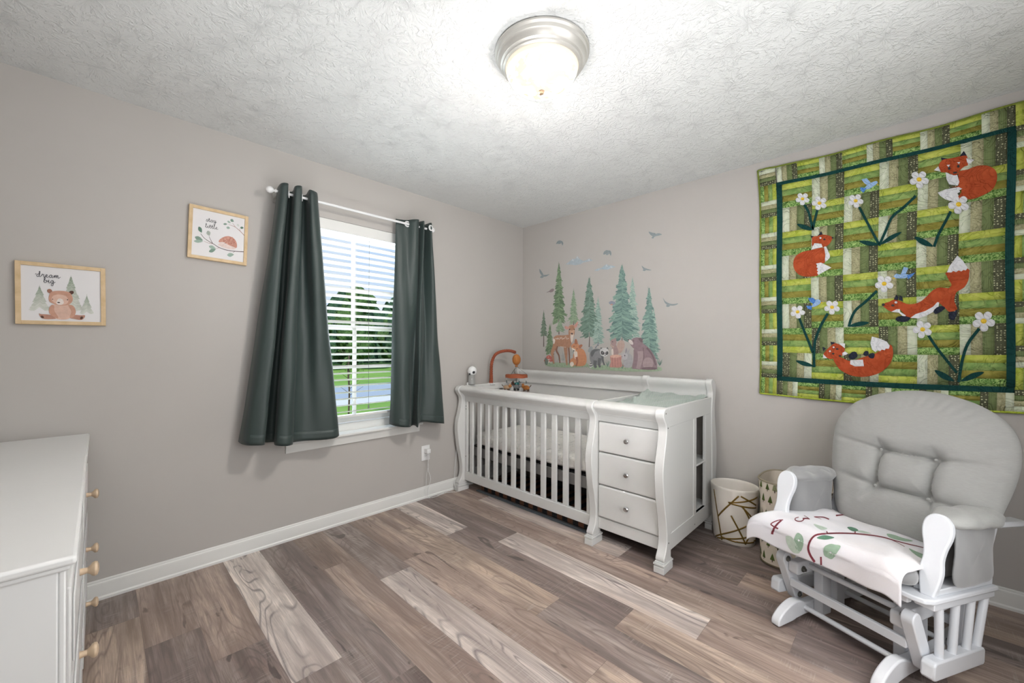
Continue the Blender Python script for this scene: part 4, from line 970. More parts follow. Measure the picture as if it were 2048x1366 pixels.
sticker('mountain_sticker', 'pale blue mountain range sticker, the larger and higher one', 'wall sticker', lambda k: mount(k, [(345, 380), (385, 350), (410, 330), (425, 334), (448, 308), (470, 335), (500, 350), (530, 338), (548, 328), (580, 345), (540, 356), (500, 362), (470, 378), (430, 386), (390, 380)], srgb(168, 182, 192)), 'mountain stickers')
sticker('mountain_sticker', 'pale blue mountain range sticker, the smaller and lower one', 'wall sticker', lambda k: mount(k, [(590, 432), (620, 415), (650, 412), (675, 392), (698, 376), (715, 390), (735, 386), (775, 400), (740, 410), (710, 422), (680, 424), (650, 420), (620, 434)], srgb(166, 184, 196)), 'mountain stickers')
GB = 'flying bird stickers'; bc_ = srgb(132, 146, 150)
def bird(k, wings, body, col=bc_):
    for wg in wings: k.poly(wg, mixc(col, (.08, .1, .11, 1), .15), 3)
    k.poly(body, col, 3)
for lb, wg, bd in (
    ('flying bird sticker highest on the right', [[(1056, 100), (1085, 108), (1110, 112), (1122, 130), (1095, 140), (1070, 125)]], [(1080, 152), (1100, 132), (1135, 112), (1170, 124), (1140, 134), (1108, 142), (1095, 158)]),
    ('flying bird sticker highest on the left', [[(266, 205), (275, 185), (295, 174), (310, 185), (295, 195), (282, 200)], [(300, 176), (318, 182), (327, 200), (320, 218), (312, 200)]], [(280, 202), (300, 180), (315, 190), (300, 204)]),
    ('flying bird sticker above the lower mountain range', [[(668, 292), (676, 270), (700, 256), (712, 270), (695, 285), (682, 294)], [(705, 262), (728, 262), (738, 285), (732, 305), (720, 285)]], [(690, 295), (705, 270), (722, 280), (708, 298)]),
    ('flying bird sticker left of the tallest left fir', [[(122, 418), (135, 430), (155, 462), (158, 480), (140, 470), (126, 448)], [(155, 470), (185, 468), (210, 462), (185, 480), (160, 484)]], [(128, 490), (145, 472), (165, 475), (150, 495)]),
    ('flying bird sticker between the widest fir and the right edge', [[(996, 390), (1012, 402), (1030, 412), (1080, 428), (1050, 430), (1020, 424), (1005, 412)]], [(1005, 430), (1018, 415), (1035, 424), (1022, 436)]),
    ('flying bird sticker lowest on the right', [[(1176, 664), (1195, 690), (1215, 704), (1235, 715), (1215, 722), (1195, 708)], [(1225, 712), (1265, 718), (1308, 712), (1285, 728), (1240, 730)]], [(1205, 738), (1218, 715), (1245, 720), (1228, 742)])):
    sticker('bird_sticker', lb, 'wall sticker', lambda k, wg=wg, bd=bd: bird(k, wg, bd), GB)

# ---------------------------------------------------------------- lettering
GL = dict(e=(.9, [[(0, .2), (.4, .55), (.5, .85), (.35, 1), (.15, .75), (.15, .35), (.4, 0), (.7, .1), (.9, .35)]]),
 a=(1.1, [[(.7, .8), (.45, 1), (.1, .6), (.15, .1), (.45, .05), (.72, .6), (.75, .9), (.7, .3), (.85, 0), (1.1, .3)]]),
 d=(1.1, [[(.7, .8), (.45, 1), (.1, .6), (.15, .1), (.45, .05), (.72, .7), (.85, 1.9), (.7, 2.), (.66, 1.), (.7, .2), (.9, 0), (1.1, .3)], [(0, 1.1), (-.3, .8)]]),
 r=(.95, [[(0, .3), (.25, .8), (.3, 1.1), (.4, .95), (.65, .9), (.6, .4), (.7, 0), (.95, .25)]]),
 m=(1.5, [[(0, .3), (.2, .95), (.25, 0)], [(.25, .1), (.5, 1), (.62, .8), (.62, 0)], [(.62, .1), (.9, 1), (1.02, .8), (1.02, .15), (1.2, 0), (1.6, .5)]]),
 b=(1.0, [[(0, .3), (.35, 1.4), (.35, 2), (.2, 1.9), (.15, .9), (.15, .15), (.4, 0), (.7, .3), (.7, .8), (.45, .85), (1., .6)]]),
 i=(.65, [[(0, .3), (.25, 1), (.25, .2), (.4, 0), (.65, .3)], [(.25, 1.4), (.3, 1.5)]]),
 g=(1.1, [[(.7, .8), (.45, 1), (.1, .6), (.15, .1), (.45, .05), (.7, .9), (.7, -.3), (.5, -1), (.2, -.9), (.3, -.4), (1.2, .5)]]),
 s=(.8, [[(0, .2), (.35, 1.05), (.42, .8), (.6, .4), (.4, 0), (.1, .1)], [(.4, 0), (.8, .3)]]),
 t=(.7, [[(0, .3), (.3, 1.7), (.3, .3), (.45, 0), (.7, .3)], [(.02, 1.1), (.62, 1.15)]]),
 y=(1.0, [[(0, .6), (.15, 1), (.2, .3), (.4, .05), (.65, .5), (.7, 1), (.65, -.3), (.45, -.95), (.15, -.8), (.3, -.3), (1.1, .3)]]),
 l=(.65, [[(0, .3), (.35, 1.5), (.35, 2), (.2, 1.9), (.2, .3), (.4, 0), (.65, .3)]]))
def write(k, word, a, b, xh, col, w):
    tot = sum(GL[c][0] for c in word); ux = ((b[0]-a[0])/tot, (b[1]-a[1])/tot); x = 0
    for c in word:
        for st in GL[c][1]: k.stroke([(a[0]+ux[0]*(x+p[0]), a[1]+ux[1]*(x+p[0])-p[1]*xh) for p in st], w, w*.8, col, 5)
        x += GL[c][0]
# ---------------------------------------------------------------- framed prints
def framed(label, cy, cz, w, h, rot, ox, oy, sc, fn):
    o = thing('picture_frame', label, 'picture frame', (0.001, cy, cz-h/2), 0, 'light wood framed nursery prints')
    X = Matrix.Translation((.001, cy, cz)) @ Matrix.Rotation(rot, 4, 'X'); t = .0165; W, Hh = w/2, h/2
    m = MB(X); d = .020
    for a, b in ((-W, -W+t), (W-t, W)): m.box(0, d, a, b, -Hh, Hh)
    m.box(0, d, -W+t, W-t, Hh-t, Hh); m.box(0, d, -W+t, W-t, -Hh, -Hh+t)
    m.build('frame', M['framewood'], o, bevel=.0008)
    p = MB(X).box(.001, .0135, -W+t-.002, W-t+.002, -Hh+t-.002, Hh-t+.002).build('paper', plain('print_paper', srgb(222, 220, 221), .5, var=.01), o)
    k = Ink(wallmap(ox, oy, sc, 0, .0149, 1), 5e-6); fn(k); lab(k.build('drawing', M['ink'], o, flat=True), 'watercolour drawing with lettering')
def softfir(k, cx, top, bot, hw, c1, c2, n=46):
    k.stroke([(cx, top-35), (cx, top+30)], 3, 8, c1, 0)
    for i in range(n):
        t = 1-i/n; y = top+(bot-top)*t; w = hw*(.08+.92*t)*(.7+.3*((t*3.2) % 1))*rnd.uniform(.85, 1.05)
        for s in (-1, 1):
            c = mixc(c1, c2, min(1, t*1.1+rnd.uniform(-.2, .2)) if t > 0 else 0); th = hw*.09
            k.poly([(cx-s*4, y-th), (cx+s*w*.6, y+w*.22-th), (cx+s*w, y+w*.45), (cx+s*w*.55, y+w*.42+th*.7), (cx, y+th)], c)
def bearprint(k):
    for a in ((635, 595, 900, 200), (1140, 440, 900, 235), (1395, 745, 980, 130)): softfir(k, a[0], a[1], a[2], a[3], srgb(150, 162, 146), srgb(206, 208, 200))
    b = srgb(196, 152, 132); l = srgb(214, 180, 164); d = srgb(150, 108, 92); dk = srgb(92, 66, 58)
    k.poly([(625, 1020), (660, 1030), (760, 1035), (880, 1060), (925, 1100), (800, 1112), (700, 1105), (650, 1075)], srgb(180, 136, 120), 4).poly([(1120, 1090), (1200, 1045), (1290, 1050), (1365, 1050), (1350, 1095), (1300, 1125), (1200, 1110)], srgb(180, 136, 120), 4)
    k.el(680, 1075, 28, 18, dk, 30).el(1310, 1092, 26, 20, dk, -40)
    k.poly([(850, 880), (1120, 880), (1160, 960), (1150, 1060), (1080, 1112), (930, 1112), (860, 1060), (840, 960)], l, 5)
    k.poly([(835, 880), (790, 930), (790, 1010), (840, 1060), (920, 1100), (935, 1075), (875, 980), (870, 900)], b, 4).poly([(1110, 880), (1180, 900), (1218, 980), (1200, 1050), (1145, 1095), (1120, 1070), (1145, 990), (1100, 900)], b, 4)
    k.el(798, 660, 42, 34, d, 20).el(1145, 685, 42, 30, dk, -15)
    k.poly([(830, 670), (960, 655), (1100, 675), (1160, 740), (1165, 820), (1100, 880), (980, 892), (860, 865), (790, 820), (785, 740)], b, 5)
    k.poly([(850, 740), (940, 715), (1060, 740), (1100, 820), (1060, 870), (970, 880), (880, 850), (830, 800)], l, 5)
    k.poly([(930, 790), (970, 780), (1010, 800), (1025, 850), (990, 880), (930, 878), (905, 850)], srgb(226, 216, 210), 4)
    k.el(943, 845, 24, 9, srgb(60, 50, 50), 5).el(845, 790, 9, 8, srgb(60, 50, 50)).el(1085, 800, 10, 9, srgb(60, 50, 50))
    c = srgb(98, 98, 102); write(k, 'dream', (585, 424), (965, 456), 42, c, 11); write(k, 'big', (700, 522), (885, 536), 42, c, 11)
def hedgeprint(k):
    br = srgb(88, 70, 72); rd = srgb(160, 116, 108)
    k.stroke([(405, 655), (470, 740), (560, 805), (650, 855), (760, 925), (900, 975), (1060, 1000), (1245, 1012)], 8, 13, br)
    k.stroke([(565, 708), (600, 780), (640, 850)], 6, 10, br).stroke([(465, 800), (540, 835), (630, 855)], 4, 8, rd).stroke([(700, 955), (740, 940), (780, 932)], 3, 7, rd).stroke([(1030, 1032), (1060, 1010), (1085, 998)], 4, 7, br)
    k.stroke([(945, 475), (1010, 500), (1080, 530), (1170, 605), (1262, 700)], 4, 11, rd).stroke([(1025, 455), (1055, 490), (1080, 530)], 4, 7, rd).stroke([(1160, 550), (1175, 605)], 4, 6, rd)
    g1, g2, g3 = srgb(98, 128, 112), srgb(160, 180, 168), srgb(128, 152, 138)
    for a, b, w, c in (((365, 520), (425, 640), 72, g1), ((290, 720), (450, 790), 80, g3), ((270, 800), (450, 810), 62, g2), ((540, 600), (575, 700), 82, srgb(172, 178, 170)), ((565, 900), (700, 950), 70, g2), ((565, 1010), (700, 960), 70, g3), ((920, 1075), (1055, 1065), 80, g2), ((845, 470), (925, 470), 36, g3), ((925, 410), (990, 450), 38, g2), ((985, 380), (1050, 425), 56, g3), ((905, 535), (980, 550), 50, g2), ((1175, 540), (1245, 545), 46, g1), ((1115, 470), (1155, 520), 40, srgb(200, 206, 200))): k.leaf(a, b, w, c, mixc(c, (.05, .1, .08, 1), .3))
    k.poly([(740, 880), (765, 850), (800, 830), (900, 860), (1000, 900), (1095, 935), (1060, 965), (960, 960), (860, 935), (790, 905)], srgb(226, 208, 202), 4)
    k.poly([(755, 800), (800, 750), (880, 712), (960, 708), (1040, 740), (1090, 800), (1112, 870), (1100, 935), (1020, 905), (930, 870), (850, 820), (770, 825)], srgb(200, 146, 130), 4)
    for i in range(90):
        t = rnd.random(); x = rnd.uniform(790, 1080); y = rnd.uniform(730, 890)
        if (x-940)**2/170**2+(y-850)**2/140**2 < 1 and y < 800+(x-760)*.36: k.el(x, y, 15, 8, mixc(srgb(168, 104, 92), srgb(222, 178, 160), rnd.random()), rnd.uniform(0, 180), 8)
    k.el(878, 845, 6, 5, srgb(60, 50, 50)).el(838, 880, 5, 4, srgb(120, 80, 76))
    c = srgb(104, 104, 106); write(k, 'stay', (508, 418), (712, 445), 42, c, 10); write(k, 'little', (495, 536), (745, 578), 40, c, 10)
framed('framed bear print reading dream big, the left and lower of two', -3.125, 1.458, .277, .276, R(.6), 0, 500, 8.035, bearprint)
framed('framed hedgehog print reading stay little, nearer the window', -2.538, 1.8455, .273, .289, -R(1.6)+R(3.0)*0, 360, 400, 9.76, hedgeprint)
# ================================================================ QUILT
def qf(name, c1, c2, kind):
    n = NB(name); v = n.coord()
    if kind == 'mottle': f = n.ramp(n.noise(v, 22, 4, .6, .8), [(.35, c1), (.68, c2)])
    elif kind == 'leafy': f = n.ramp(n.noise(v, 90, 3, .6, 1.5), [(.40, c1), (.60, c2)])
    elif kind == 'speck': f = n.ramp(n.noise(v, 150, 3, .7, .6), [(.38, c1), (.62, c2)])
    elif kind == 'stripe':
        w_ = n.n('TexWave', wave_type='BANDS', bands_direction='X'); w_.inputs['Scale'].default_value = 55; n.l(v, w_.inputs['Vector']); f = n.mix(w_.outputs['Fac'], c1, c2)
    else:
        vo = n.n('TexVoronoi', feature='F1'); vo.inputs['Scale'].default_value = 88; vo.inputs['Randomness'].default_value = .35
        m2 = n.n('Mapping'); m2.inputs['Scale'].default_value = (1, 0, 1); n.l(v, m2.inputs[0]); n.l(m2.outputs[0], vo.inputs['Vector']); f = n.ramp(vo.outputs['Distance'], [(.20, c2), (.30, c1)])
    n.set(f, .9, spec=.2)
    # quilted stitching: shallow rippled grooves
    s = n.noise(v, 9, 2, .5, 3.0); n.bump(n.math('ADD', n.math('MULTIPLY', n.ramp(n.math('ABSOLUTE', n.math('SUBTRACT', s, .5)), [(0, 0.0), (.05, 1.0)]), .8), n.math('MULTIPLY', n.noise(v, 70, 2), .5)), .7, .005)
    return n.m
QM = [qf('lime_print', srgb(164, 178, 66), srgb(198, 202, 104), 'mottle'), qf('green_print', srgb(110, 144, 78), srgb(154, 176, 106), 'mottle'),
      qf('olive_print', srgb(128, 124, 52), srgb(154, 146, 74), 'mottle'), qf('leafy_print', srgb(66, 108, 42), srgb(166, 196, 120), 'leafy'),
      qf('pale_print', srgb(198, 206, 178), srgb(214, 218, 198), 'mottle'), qf('tan_print', srgb(150, 148, 112), srgb(184, 180, 144), 'speck'),
      qf('moss_print', srgb(104, 116, 74), srgb(120, 134, 90), 'stripe'), qf('dotted_print', srgb(84, 86, 66), srgb(196, 196, 158), 'dots'),
      qf('teal_cotton', srgb(16, 56, 54), srgb(22, 68, 64), 'stripe'), qf('edge_olive', srgb(108, 122, 48), srgb(126, 138, 60), 'mottle'), qf('edge_lime', srgb(160, 178, 52), srgb(178, 190, 78), 'mottle')]
qlt = thing('fox_quilt', 'green patchwork wall quilt with appliqued foxes, daisies and birds', 'quilt', (2.68, -.01, .93))
QX0, QX1, QZ0, QZ1 = 2.110, 3.262, .930, 2.384
IX0, IX1, IZ0, IZ1 = 2.233, 3.128, 1.052, 2.258
DX0, DX1, DZ0, DZ1 = 2.205, 3.152, 1.026, 2.277
def warp(x, z):
    """slight sag and waviness of the hung quilt"""
    sx = (x-QX0)/(QX1-QX0); sz = (z-QZ0)/(QZ1-QZ0)
    dz = -.012*math.sin(PI*sx)*sz**3+.004*math.sin(sx*16)*sz**6-.014*(1-sz)**3*math.sin(PI*sx)
    dx = -.022*(sz**6)*(1-sx)**4+.003*math.sin(sz*9)
    if sz > .985 and sx < .05: dz += .006
    return x+dx, z+dz
def qy(x, z): return -.011-.002*math.sin(x*17+z*5)*math.cos(z*13)-.0025*max(0, 1-(z-QZ0)/.25)
def qpatch(m, x0, x1, z0, z1, mi):
    m.m = mi; nx = max(1, int((x1-x0)/.04)); nz = max(1, int((z1-z0)/.04))
    def f(u, v):
        x, z = warp(x0+(x1-x0)*u, z0+(z1-z0)*v); return (x, qy(x, z), z)
    m.grid(f, nx, nz)
m = MB()
V_ = [4, 5, 6, 7]; H_ = [0, 1, 2, 3]
def block(m, x0, x1, z0, z1, vert, rev):
    """vert: strips run upright"""
    if vert:
        o = V_[::-1] if rev else V_
        for i in range(4): qpatch(m, x0+(x1-x0)*i/4, x0+(x1-x0)*(i+1)/4, z0, z1, o[i])
    else:
        o = H_[::-1] if rev else H_
        for i in range(4): qpatch(m, x0, x1, z1-(z1-z0)*(i+1)/4, z1-(z1-z0)*i/4, o[i])
for r in range(8):
    for c in range(6):
        x0 = IX0+(IX1-IX0)*c/6; x1 = IX0+(IX1-IX0)*(c+1)/6; z1 = IZ1-(IZ1-IZ0)*r/8; z0 = IZ1-(IZ1-IZ0)*(r+1)/8
        rev = (r >= 6 and c < 2) or (r >= 6 and c in (2, 3) and not (c == 3 and r == 6 and False))
        block(m, x0, x1, z0, z1, (r+c) % 2 == 1, rev)
lab(m.build('patchwork_centre', QM, qlt, solid=.004), 'basket weave of green strips inside the teal border')
m = MB()
nb = 9; 
for i in range(nb):                      # top and bottom bands
    x0 = DX0+.005+(DX1-DX0-.005)*i/nb; x1 = DX0+.005+(DX1-DX0-.005)*(i+1)/nb
    block(m, x0, x1, DZ1, QZ1-.008, i % 2 == 0, False); block(m, x0, x1, QZ0+.008, DZ0, i % 2 == 0, True)
nb = 11
def vblock(m, x0, x1, z0, z1, kind, rev=False):
    if kind:
        o = [4, 5, 6, 7]
        for i in range(4): qpatch(m, x0, x1, z1-(z1-z0)*(i+1)/4, z1-(z1-z0)*i/4, o[::-1][i] if rev else o[i])
    else:
        o = [3, 2, 1, 0]
        for i in range(4): qpatch(m, x0+(x1-x0)*i/4, x0+(x1-x0)*(i+1)/4, z0, z1, o[::-1][i] if rev else o[i])
for i in range(14):
    z1 = QZ1-.008-(QZ1-QZ0-.016)*i/14; z0 = QZ1-.008-(QZ1-QZ0-.016)*(i+1)/14
    vblock(m, QX0+.008, DX0, z0, z1, i % 2 == 0); vblock(m, DX1, QX1-.008, z0, z1, i % 2 == 1, True)
lab(m.build('patchwork_border', QM, qlt, solid=.004), 'outer band of green strips')
m = MB(); m.m = 8
for x0, x1, z0, z1 in ((DX0, DX1, IZ1-.001, DZ1), (DX0, DX1, DZ0, IZ0+.001), (DX0, IX0+.001, IZ0, IZ1), (IX1-.001, DX1+.002, IZ0, IZ1)):
    def f(u, v, x0=x0, x1=x1, z0=z0, z1=z1):
        x, z = warp(x0+(x1-x0)*u, z0+(z1-z0)*v); return (x, qy(x, z)-.0012, z)
    m.grid(f, 16, 16)
lab(m.build('dark_border', QM, qlt, solid=.004), 'dark teal border frame')
m = MB()
def edge(a, b, mi):
    m.m = mi; m.tube([(warp(a[0]+(b[0]-a[0])*t/24, a[1]+(b[1]-a[1])*t/24)[0], qy(a[0]+(b[0]-a[0])*t/24, a[1]+(b[1]-a[1])*t/24), warp(a[0]+(b[0]-a[0])*t/24, a[1]+(b[1]-a[1])*t/24)[1]) for t in range(25)], .0055, 8)
edge((QX0+.005, QZ1-.005), (QX1-.005, QZ1-.005), 9); edge((QX0+.005, QZ0+.005), (QX0+.005, QZ1-.005), 9); edge((QX0+.005, QZ0+.005), (QX1-.005, QZ0+.005), 10); edge((QX1-.005, QZ0+.005), (QX1-.005, QZ1-.005), 9)
lab(m.build('binding', QM, qlt), 'olive and lime edge binding')
# applique pieces, traced on the quilt; each is a thin cut piece of cloth
FO = qf('rust_cotton', srgb(160, 66, 36), srgb(182, 84, 48), 'mottle'); FW_ = qf('white_cotton', srgb(214, 214, 218), srgb(226, 226, 228), 'mottle'); FN = qf('navy_cotton', srgb(34, 38, 52), srgb(48, 52, 66), 'mottle')
FY = qf('yellow_cotton', srgb(222, 180, 40), srgb(236, 204, 80), 'speck'); FT = QM[8]; FB = qf('blue_cotton', srgb(120, 160, 210), srgb(170, 196, 226), 'speck'); FD = qf('deep_blue_cotton', srgb(50, 100, 180), srgb(100, 150, 214), 'speck')
FK = plain('black_thread', (.01, .01, .01, 1), .6)
def Qm(o, lift): return lambda x, y: at(o[0]+x/o[2], o[1]+y/o[2], 1, -.0155-lift)
Q1 = (1505, 320, 5.693); Q2 = (1768, 190, 5.693); Q3 = (1505, 550, 4.879); Q4 = (1768, 420, 5.693); Q5 = (1768, 600, 5.693)
def piece(o, pts, mat, name, par, lift=0, sm=4, th=.0016):
    P = [(p.x, p.y) for p in smooth([(a, b, 0) for a, b in pts], sm, True)] if sm else pts
    mp = Qm(o, lift); f = [mp(*p) for p in P]; q = [(v.x, v.z) for v in f]; y = -.0155-lift
    mb = MB().prism(q, 1, y, y-th)
    return mb.build(name, mat, par, bevel=.0004, seg=1, ang=50)
def ribbon(o, pts, w, name, par):
    P = smooth([(a, b, 0) for a, b in pts], 6); n = len(P); A = []; B = []
    for i, p in enumerate(P):
        d = (P[min(i+1, n-1)]-P[max(i-1, 0)]).normalized(); A.append((p.x-d.y*w/2, p.y+d.x*w/2)); B.append((p.x+d.y*w/2, p.y-d.x*w/2))
    return piece(o, A+B[::-1], FT, name, par, 0, 0)
def fir_ear(o, p, par, m_=None): return piece(o, p, m_ or FN, 'ear', par, .0008, 0)
def oval(cx, cy, rx, ry, rot=0, n=14):
    a = R(rot); return [(cx+rx*math.cos(t)*math.cos(a)-ry*math.sin(t)*math.sin(a), cy+rx*math.cos(t)*math.sin(a)+ry*math.sin(t)*math.cos(a)) for t in [2*PI*i/n for i in range(n)]]
# seated fox, left
f1 = lab(piece(Q1, [(670, 1025), (800, 998), (830, 1060), (822, 1170), (730, 1180), (745, 1240), (750, 1310), (640, 1328), (540, 1312), (480, 1250), (465, 1170), (490, 1100), (560, 1050)], FO, 'fox', qlt), 'rust fox sitting with its back turned, at the left')
piece(Q1, [(680, 880), (740, 866), (790, 850), (860, 858), (915, 880), (905, 905), (880, 950), (830, 992), (790, 990), (780, 955), (710, 948), (680, 985)], FO, 'head', f1, .0010, 2)
for p in ([(660, 862), (725, 872), (682, 905)], [(745, 862), (782, 812), (800, 852)]): fir_ear(Q1, p, f1)
piece(Q1, [(705, 948), (785, 955), (798, 992), (668, 1022)], FW_, 'cheek', f1, .0020, 0); piece(Q1, [(815, 992), (840, 990), (865, 1045), (882, 1085), (875, 1120), (825, 1160), (830, 1080)], FW_, 'chest', f1, .0012, 2)
piece(Q1, [(722, 1180), (780, 1168), (900, 1225), (750, 1308), (735, 1285), (748, 1270), (732, 1255), (745, 1235), (728, 1220), (738, 1200)], FW_, 'tail_tip', f1, .0012, 0)
piece(Q1, oval(818, 904, 14, 10), FK, 'eye', f1, .0024, 0); piece(Q1, oval(912, 886, 12, 10), FK, 'nose', f1, .0024, 0); piece(Q1, oval(774, 888, 12, 11), FW_, 'brow', f1, .0024, 0)
# curled fox, top right
f2 = lab(piece(Q2, [(850, 880), (950, 850), (1060, 808), (1170, 805), (1250, 840), (1285, 900), (1280, 990), (1230, 1080), (1130, 1140), (1010, 1185), (920, 1185), (820, 1190), (880, 1110), (860, 1060), (770, 1045), (850, 1030)], FO, 'fox', qlt), 'rust fox curled up, at the top right')
piece(Q2, [(622, 808), (665, 740), (760, 722), (860, 700), (940, 690), (950, 740), (955, 800), (915, 815), (860, 860), (835, 905), (790, 916), (720, 880), (650, 880)], FO, 'head', f2, .0010, 2)
for p in ([(648, 712), (722, 725), (662, 760)], [(858, 700), (908, 638), (942, 690)]): fir_ear(Q2, p, f2)
for p in ([(568, 858), (618, 812), (645, 872)], [(935, 722), (1030, 738), (965, 795), (945, 765)]): piece(Q2, p, FW_, 'cheek', f2, .0020, 0)
piece(Q2, [(700, 880), (760, 905), (835, 912), (858, 990), (840, 1032), (740, 1018), (712, 960)], FW_, 'chest', f2, .0008, 1)
piece(Q2, [(610, 1112), (700, 1075), (850, 1048), (892, 1068), (860, 1085), (865, 1105), (835, 1120), (850, 1150), (818, 1165), (825, 1195), (780, 1212), (700, 1190), (640, 1150)], FW_, 'tail_tip', f2, .0018, 0)
for p in ((742, 836), (846, 812)): piece(Q2, oval(p[0], p[1], 15, 17), FK, 'eye', f2, .0024, 0)
piece(Q2, oval(810, 884, 26, 10, -10), FK, 'nose', f2, .0024, 0)
for p in ([(712, 798), (752, 794), (735, 822)], [(832, 768), (868, 762), (855, 790)]): piece(Q2, p, FW_, 'brow', f2, .0024, 0)
# stretching fox
f3 = lab(piece(Q4, [(-20, 1075), (60, 1045), (110, 1020), (180, 1035), (260, 1070), (340, 1070), (420, 1040), (490, 980), (560, 910), (640, 882), (735, 890), (770, 850), (740, 800), (712, 745), (715, 705), (950, 665), (970, 720), (960, 800), (915, 880), (840, 925), (815, 960), (800, 1040), (835, 1130), (745, 1160), (700, 1120), (665, 1092), (610, 1050), (560, 1100), (470, 1150), (380, 1180), (320, 1225), (260, 1225), (180, 1130), (90, 1160), (20, 1120)], FO, 'fox', qlt, sm=2), 'rust fox stretching with its tail up')
piece(Q4, [(716, 710), (745, 640), (835, 518), (900, 580), (952, 660), (930, 690), (905, 682), (880, 700), (850, 688), (820, 708), (790, 695), (765, 712)], FW_, 'tail_tip', f3, .0010, 0)
piece(Q4, [(300, 1228), (360, 1185), (470, 1150), (560, 1100), (605, 1050), (628, 1052), (620, 1105), (560, 1160), (480, 1205), (390, 1235)], FW_, 'belly', f3, .0010, 1)
piece(Q4, [(82, 1160), (140, 1130), (180, 1128), (185, 1160), (250, 1200), (232, 1225), (170, 1170)], FW_, 'cheek', f3, .0012, 0)
for p in ([(112, 1020), (138, 965), (165, 990), (160, 1030)], [(165, 1020), (180, 975), (208, 985), (215, 1040)]): fir_ear(Q4, p, f3)
for p in ([(135, 1230), (200, 1205), (300, 1225), (270, 1265), (210, 1275), (145, 1262)], [(562, 1155), (600, 1110), (660, 1092), (697, 1115), (660, 1150), (590, 1185)], [(742, 1160), (800, 1160), (832, 1135), (825, 1200), (795, 1255), (745, 1235)]): piece(Q4, p, FN, 'paw', f3, .0014, 2)
piece(Q4, oval(101, 1086, 19, 12), FK, 'eye', f3, .0024, 0); piece(Q4, oval(-8, 1078, 18, 16), FK, 'nose', f3, .0024, 0); piece(Q4, oval(136, 1052, 17, 13), FW_, 'brow', f3, .0024, 0)
# rolling fox
f4 = lab(piece(Q3, [(790, 810), (870, 805), (955, 840), (1085, 800), (1180, 775), (1250, 735), (1340, 680), (1368, 720), (1368, 800), (1330, 880), (1240, 955), (1110, 992), (980, 985), (870, 935), (820, 880)], FO, 'fox', qlt), 'rust fox lying on its back, at the bottom')
piece(Q3, [(693, 770), (720, 735), (765, 690), (810, 665), (870, 690), (900, 715), (895, 745), (870, 790), (850, 802), (770, 820), (735, 812), (700, 790)], FO, 'head', f4, .0010, 2)
for p in ([(683, 700), (718, 715), (690, 745)], [(762, 650), (812, 662), (768, 682)]): fir_ear(Q3, p, f4)
for p in ([(686, 812), (690, 772), (730, 812)], [(840, 665), (904, 668), (900, 715), (870, 690)], [(875, 760), (905, 745), (935, 768), (880, 792)]): piece(Q3, p, FW_, 'cheek', f4, .0018, 0)
piece(Q3, [(955, 830), (1078, 826), (1088, 890), (1000, 892), (952, 870)], FW_, 'belly', f4, .0012, 0)
piece(Q3, [(1165, 600), (1240, 620), (1310, 650), (1340, 690), (1330, 720), (1300, 718), (1290, 735), (1262, 728), (1245, 745), (1220, 735), (1198, 752), (1165, 725), (1150, 665)], FW_, 'tail_tip', f4, .0012, 0)
for p in ([(935, 790), (975, 750), (1015, 755), (1022, 800), (970, 825)], [(1080, 770), (1100, 742), (1130, 745), (1130, 785), (1095, 788)], [(1130, 790), (1150, 765), (1190, 765), (1185, 810), (1150, 812)]): piece(Q3, p, FN, 'paw', f4, .0016, 2)
for p in ((788, 768), (826, 722), (853, 789)): piece(Q3, oval(p[0], p[1], 12, 9), FK, 'eye' if p[0] < 850 else 'nose', f4, .0024, 0)
for p in ((756, 744), (792, 705)): piece(Q3, oval(p[0], p[1], 10, 9), FW_, 'brow', f4, .0024, 0)
# daisies on stems
def daisy(o, cx, cy, r, rot, par, ry=.9):
    d = piece(o, oval(cx, cy, r*.26, r*.22), FY, 'flower_centre', par, .0020, 0)
    for i in range(6 if rot == 99 else 5):
        a = R(rot+72*i); c, s = math.cos(a), math.sin(a)
        q = [(.10, .06), (.55, .36), (.92, .26), (1.0, 0), (.92, -.26), (.55, -.36), (.10, -.06)]
        piece(o, [(cx+r*(c*x-s*y), cy+r*ry*(s*x+c*y)) for x, y in q], FW_, 'petal', par, .0010, 2)
def lf(o, a, b, w, par):
    dx, dy = b[0]-a[0], b[1]-a[1]; L = math.hypot(dx, dy); nx, ny = -dy/L, dx/L
    piece(o, [(a[0]+dx*t+nx*w/2*k, a[1]+dy*t+ny*w/2*k) for t, k in ((0, 0), (.2, .7), (.5, 1), (.8, .6), (1, 0), (.8, -.5), (.5, -.7), (.2, -.5))], FT, 'leaf', par, .0004, 2)
def plant(label, parts): 
    return None
def flower(o, label, stems, heads, leaves):
    s0 = lab(ribbon(o, stems[0][0], stems[0][1], 'flower', qlt), label)
    for s in stems[1:]: ribbon(o, s[0], s[1], 'stem', s0)
    for h in heads: daisy(*h, s0)
    for l in leaves: lf(o, *l, s0)
flower(Q1, 'pair of white daisies at the top left', [([(590, 510), (640, 600), (665, 700), (688, 795)], 28), ([(740, 565), (718, 650), (690, 760), (685, 795)], 28)], [(Q1, 570, 443, 80, 20), (Q1, 763, 492, 88, 35)], [((505, 730), (690, 795), 62)])
flower(Q1, 'two tall daisies on crossing stems at the top centre', [([(1215, 535), (1290, 680), (1370, 830), (1440, 960)], 30), ([(1860, 410), (1720, 540), (1590, 650), (1520, 800), (1440, 975)], 30)], [(Q1, 1175, 465, 88, 10), (Q2, 400, 962, 112, 15)], [((1215, 925), (1440, 965), 62), ((1700, 820), (1450, 965), 58)])
flower(Q2, 'daisy below the curled fox', [([(760, 1325), (700, 1440), (620, 1590), (570, 1728)], 32)], [(Q2, 850, 1245, 122, 25)], [((345, 1615), (560, 1725), 78)])
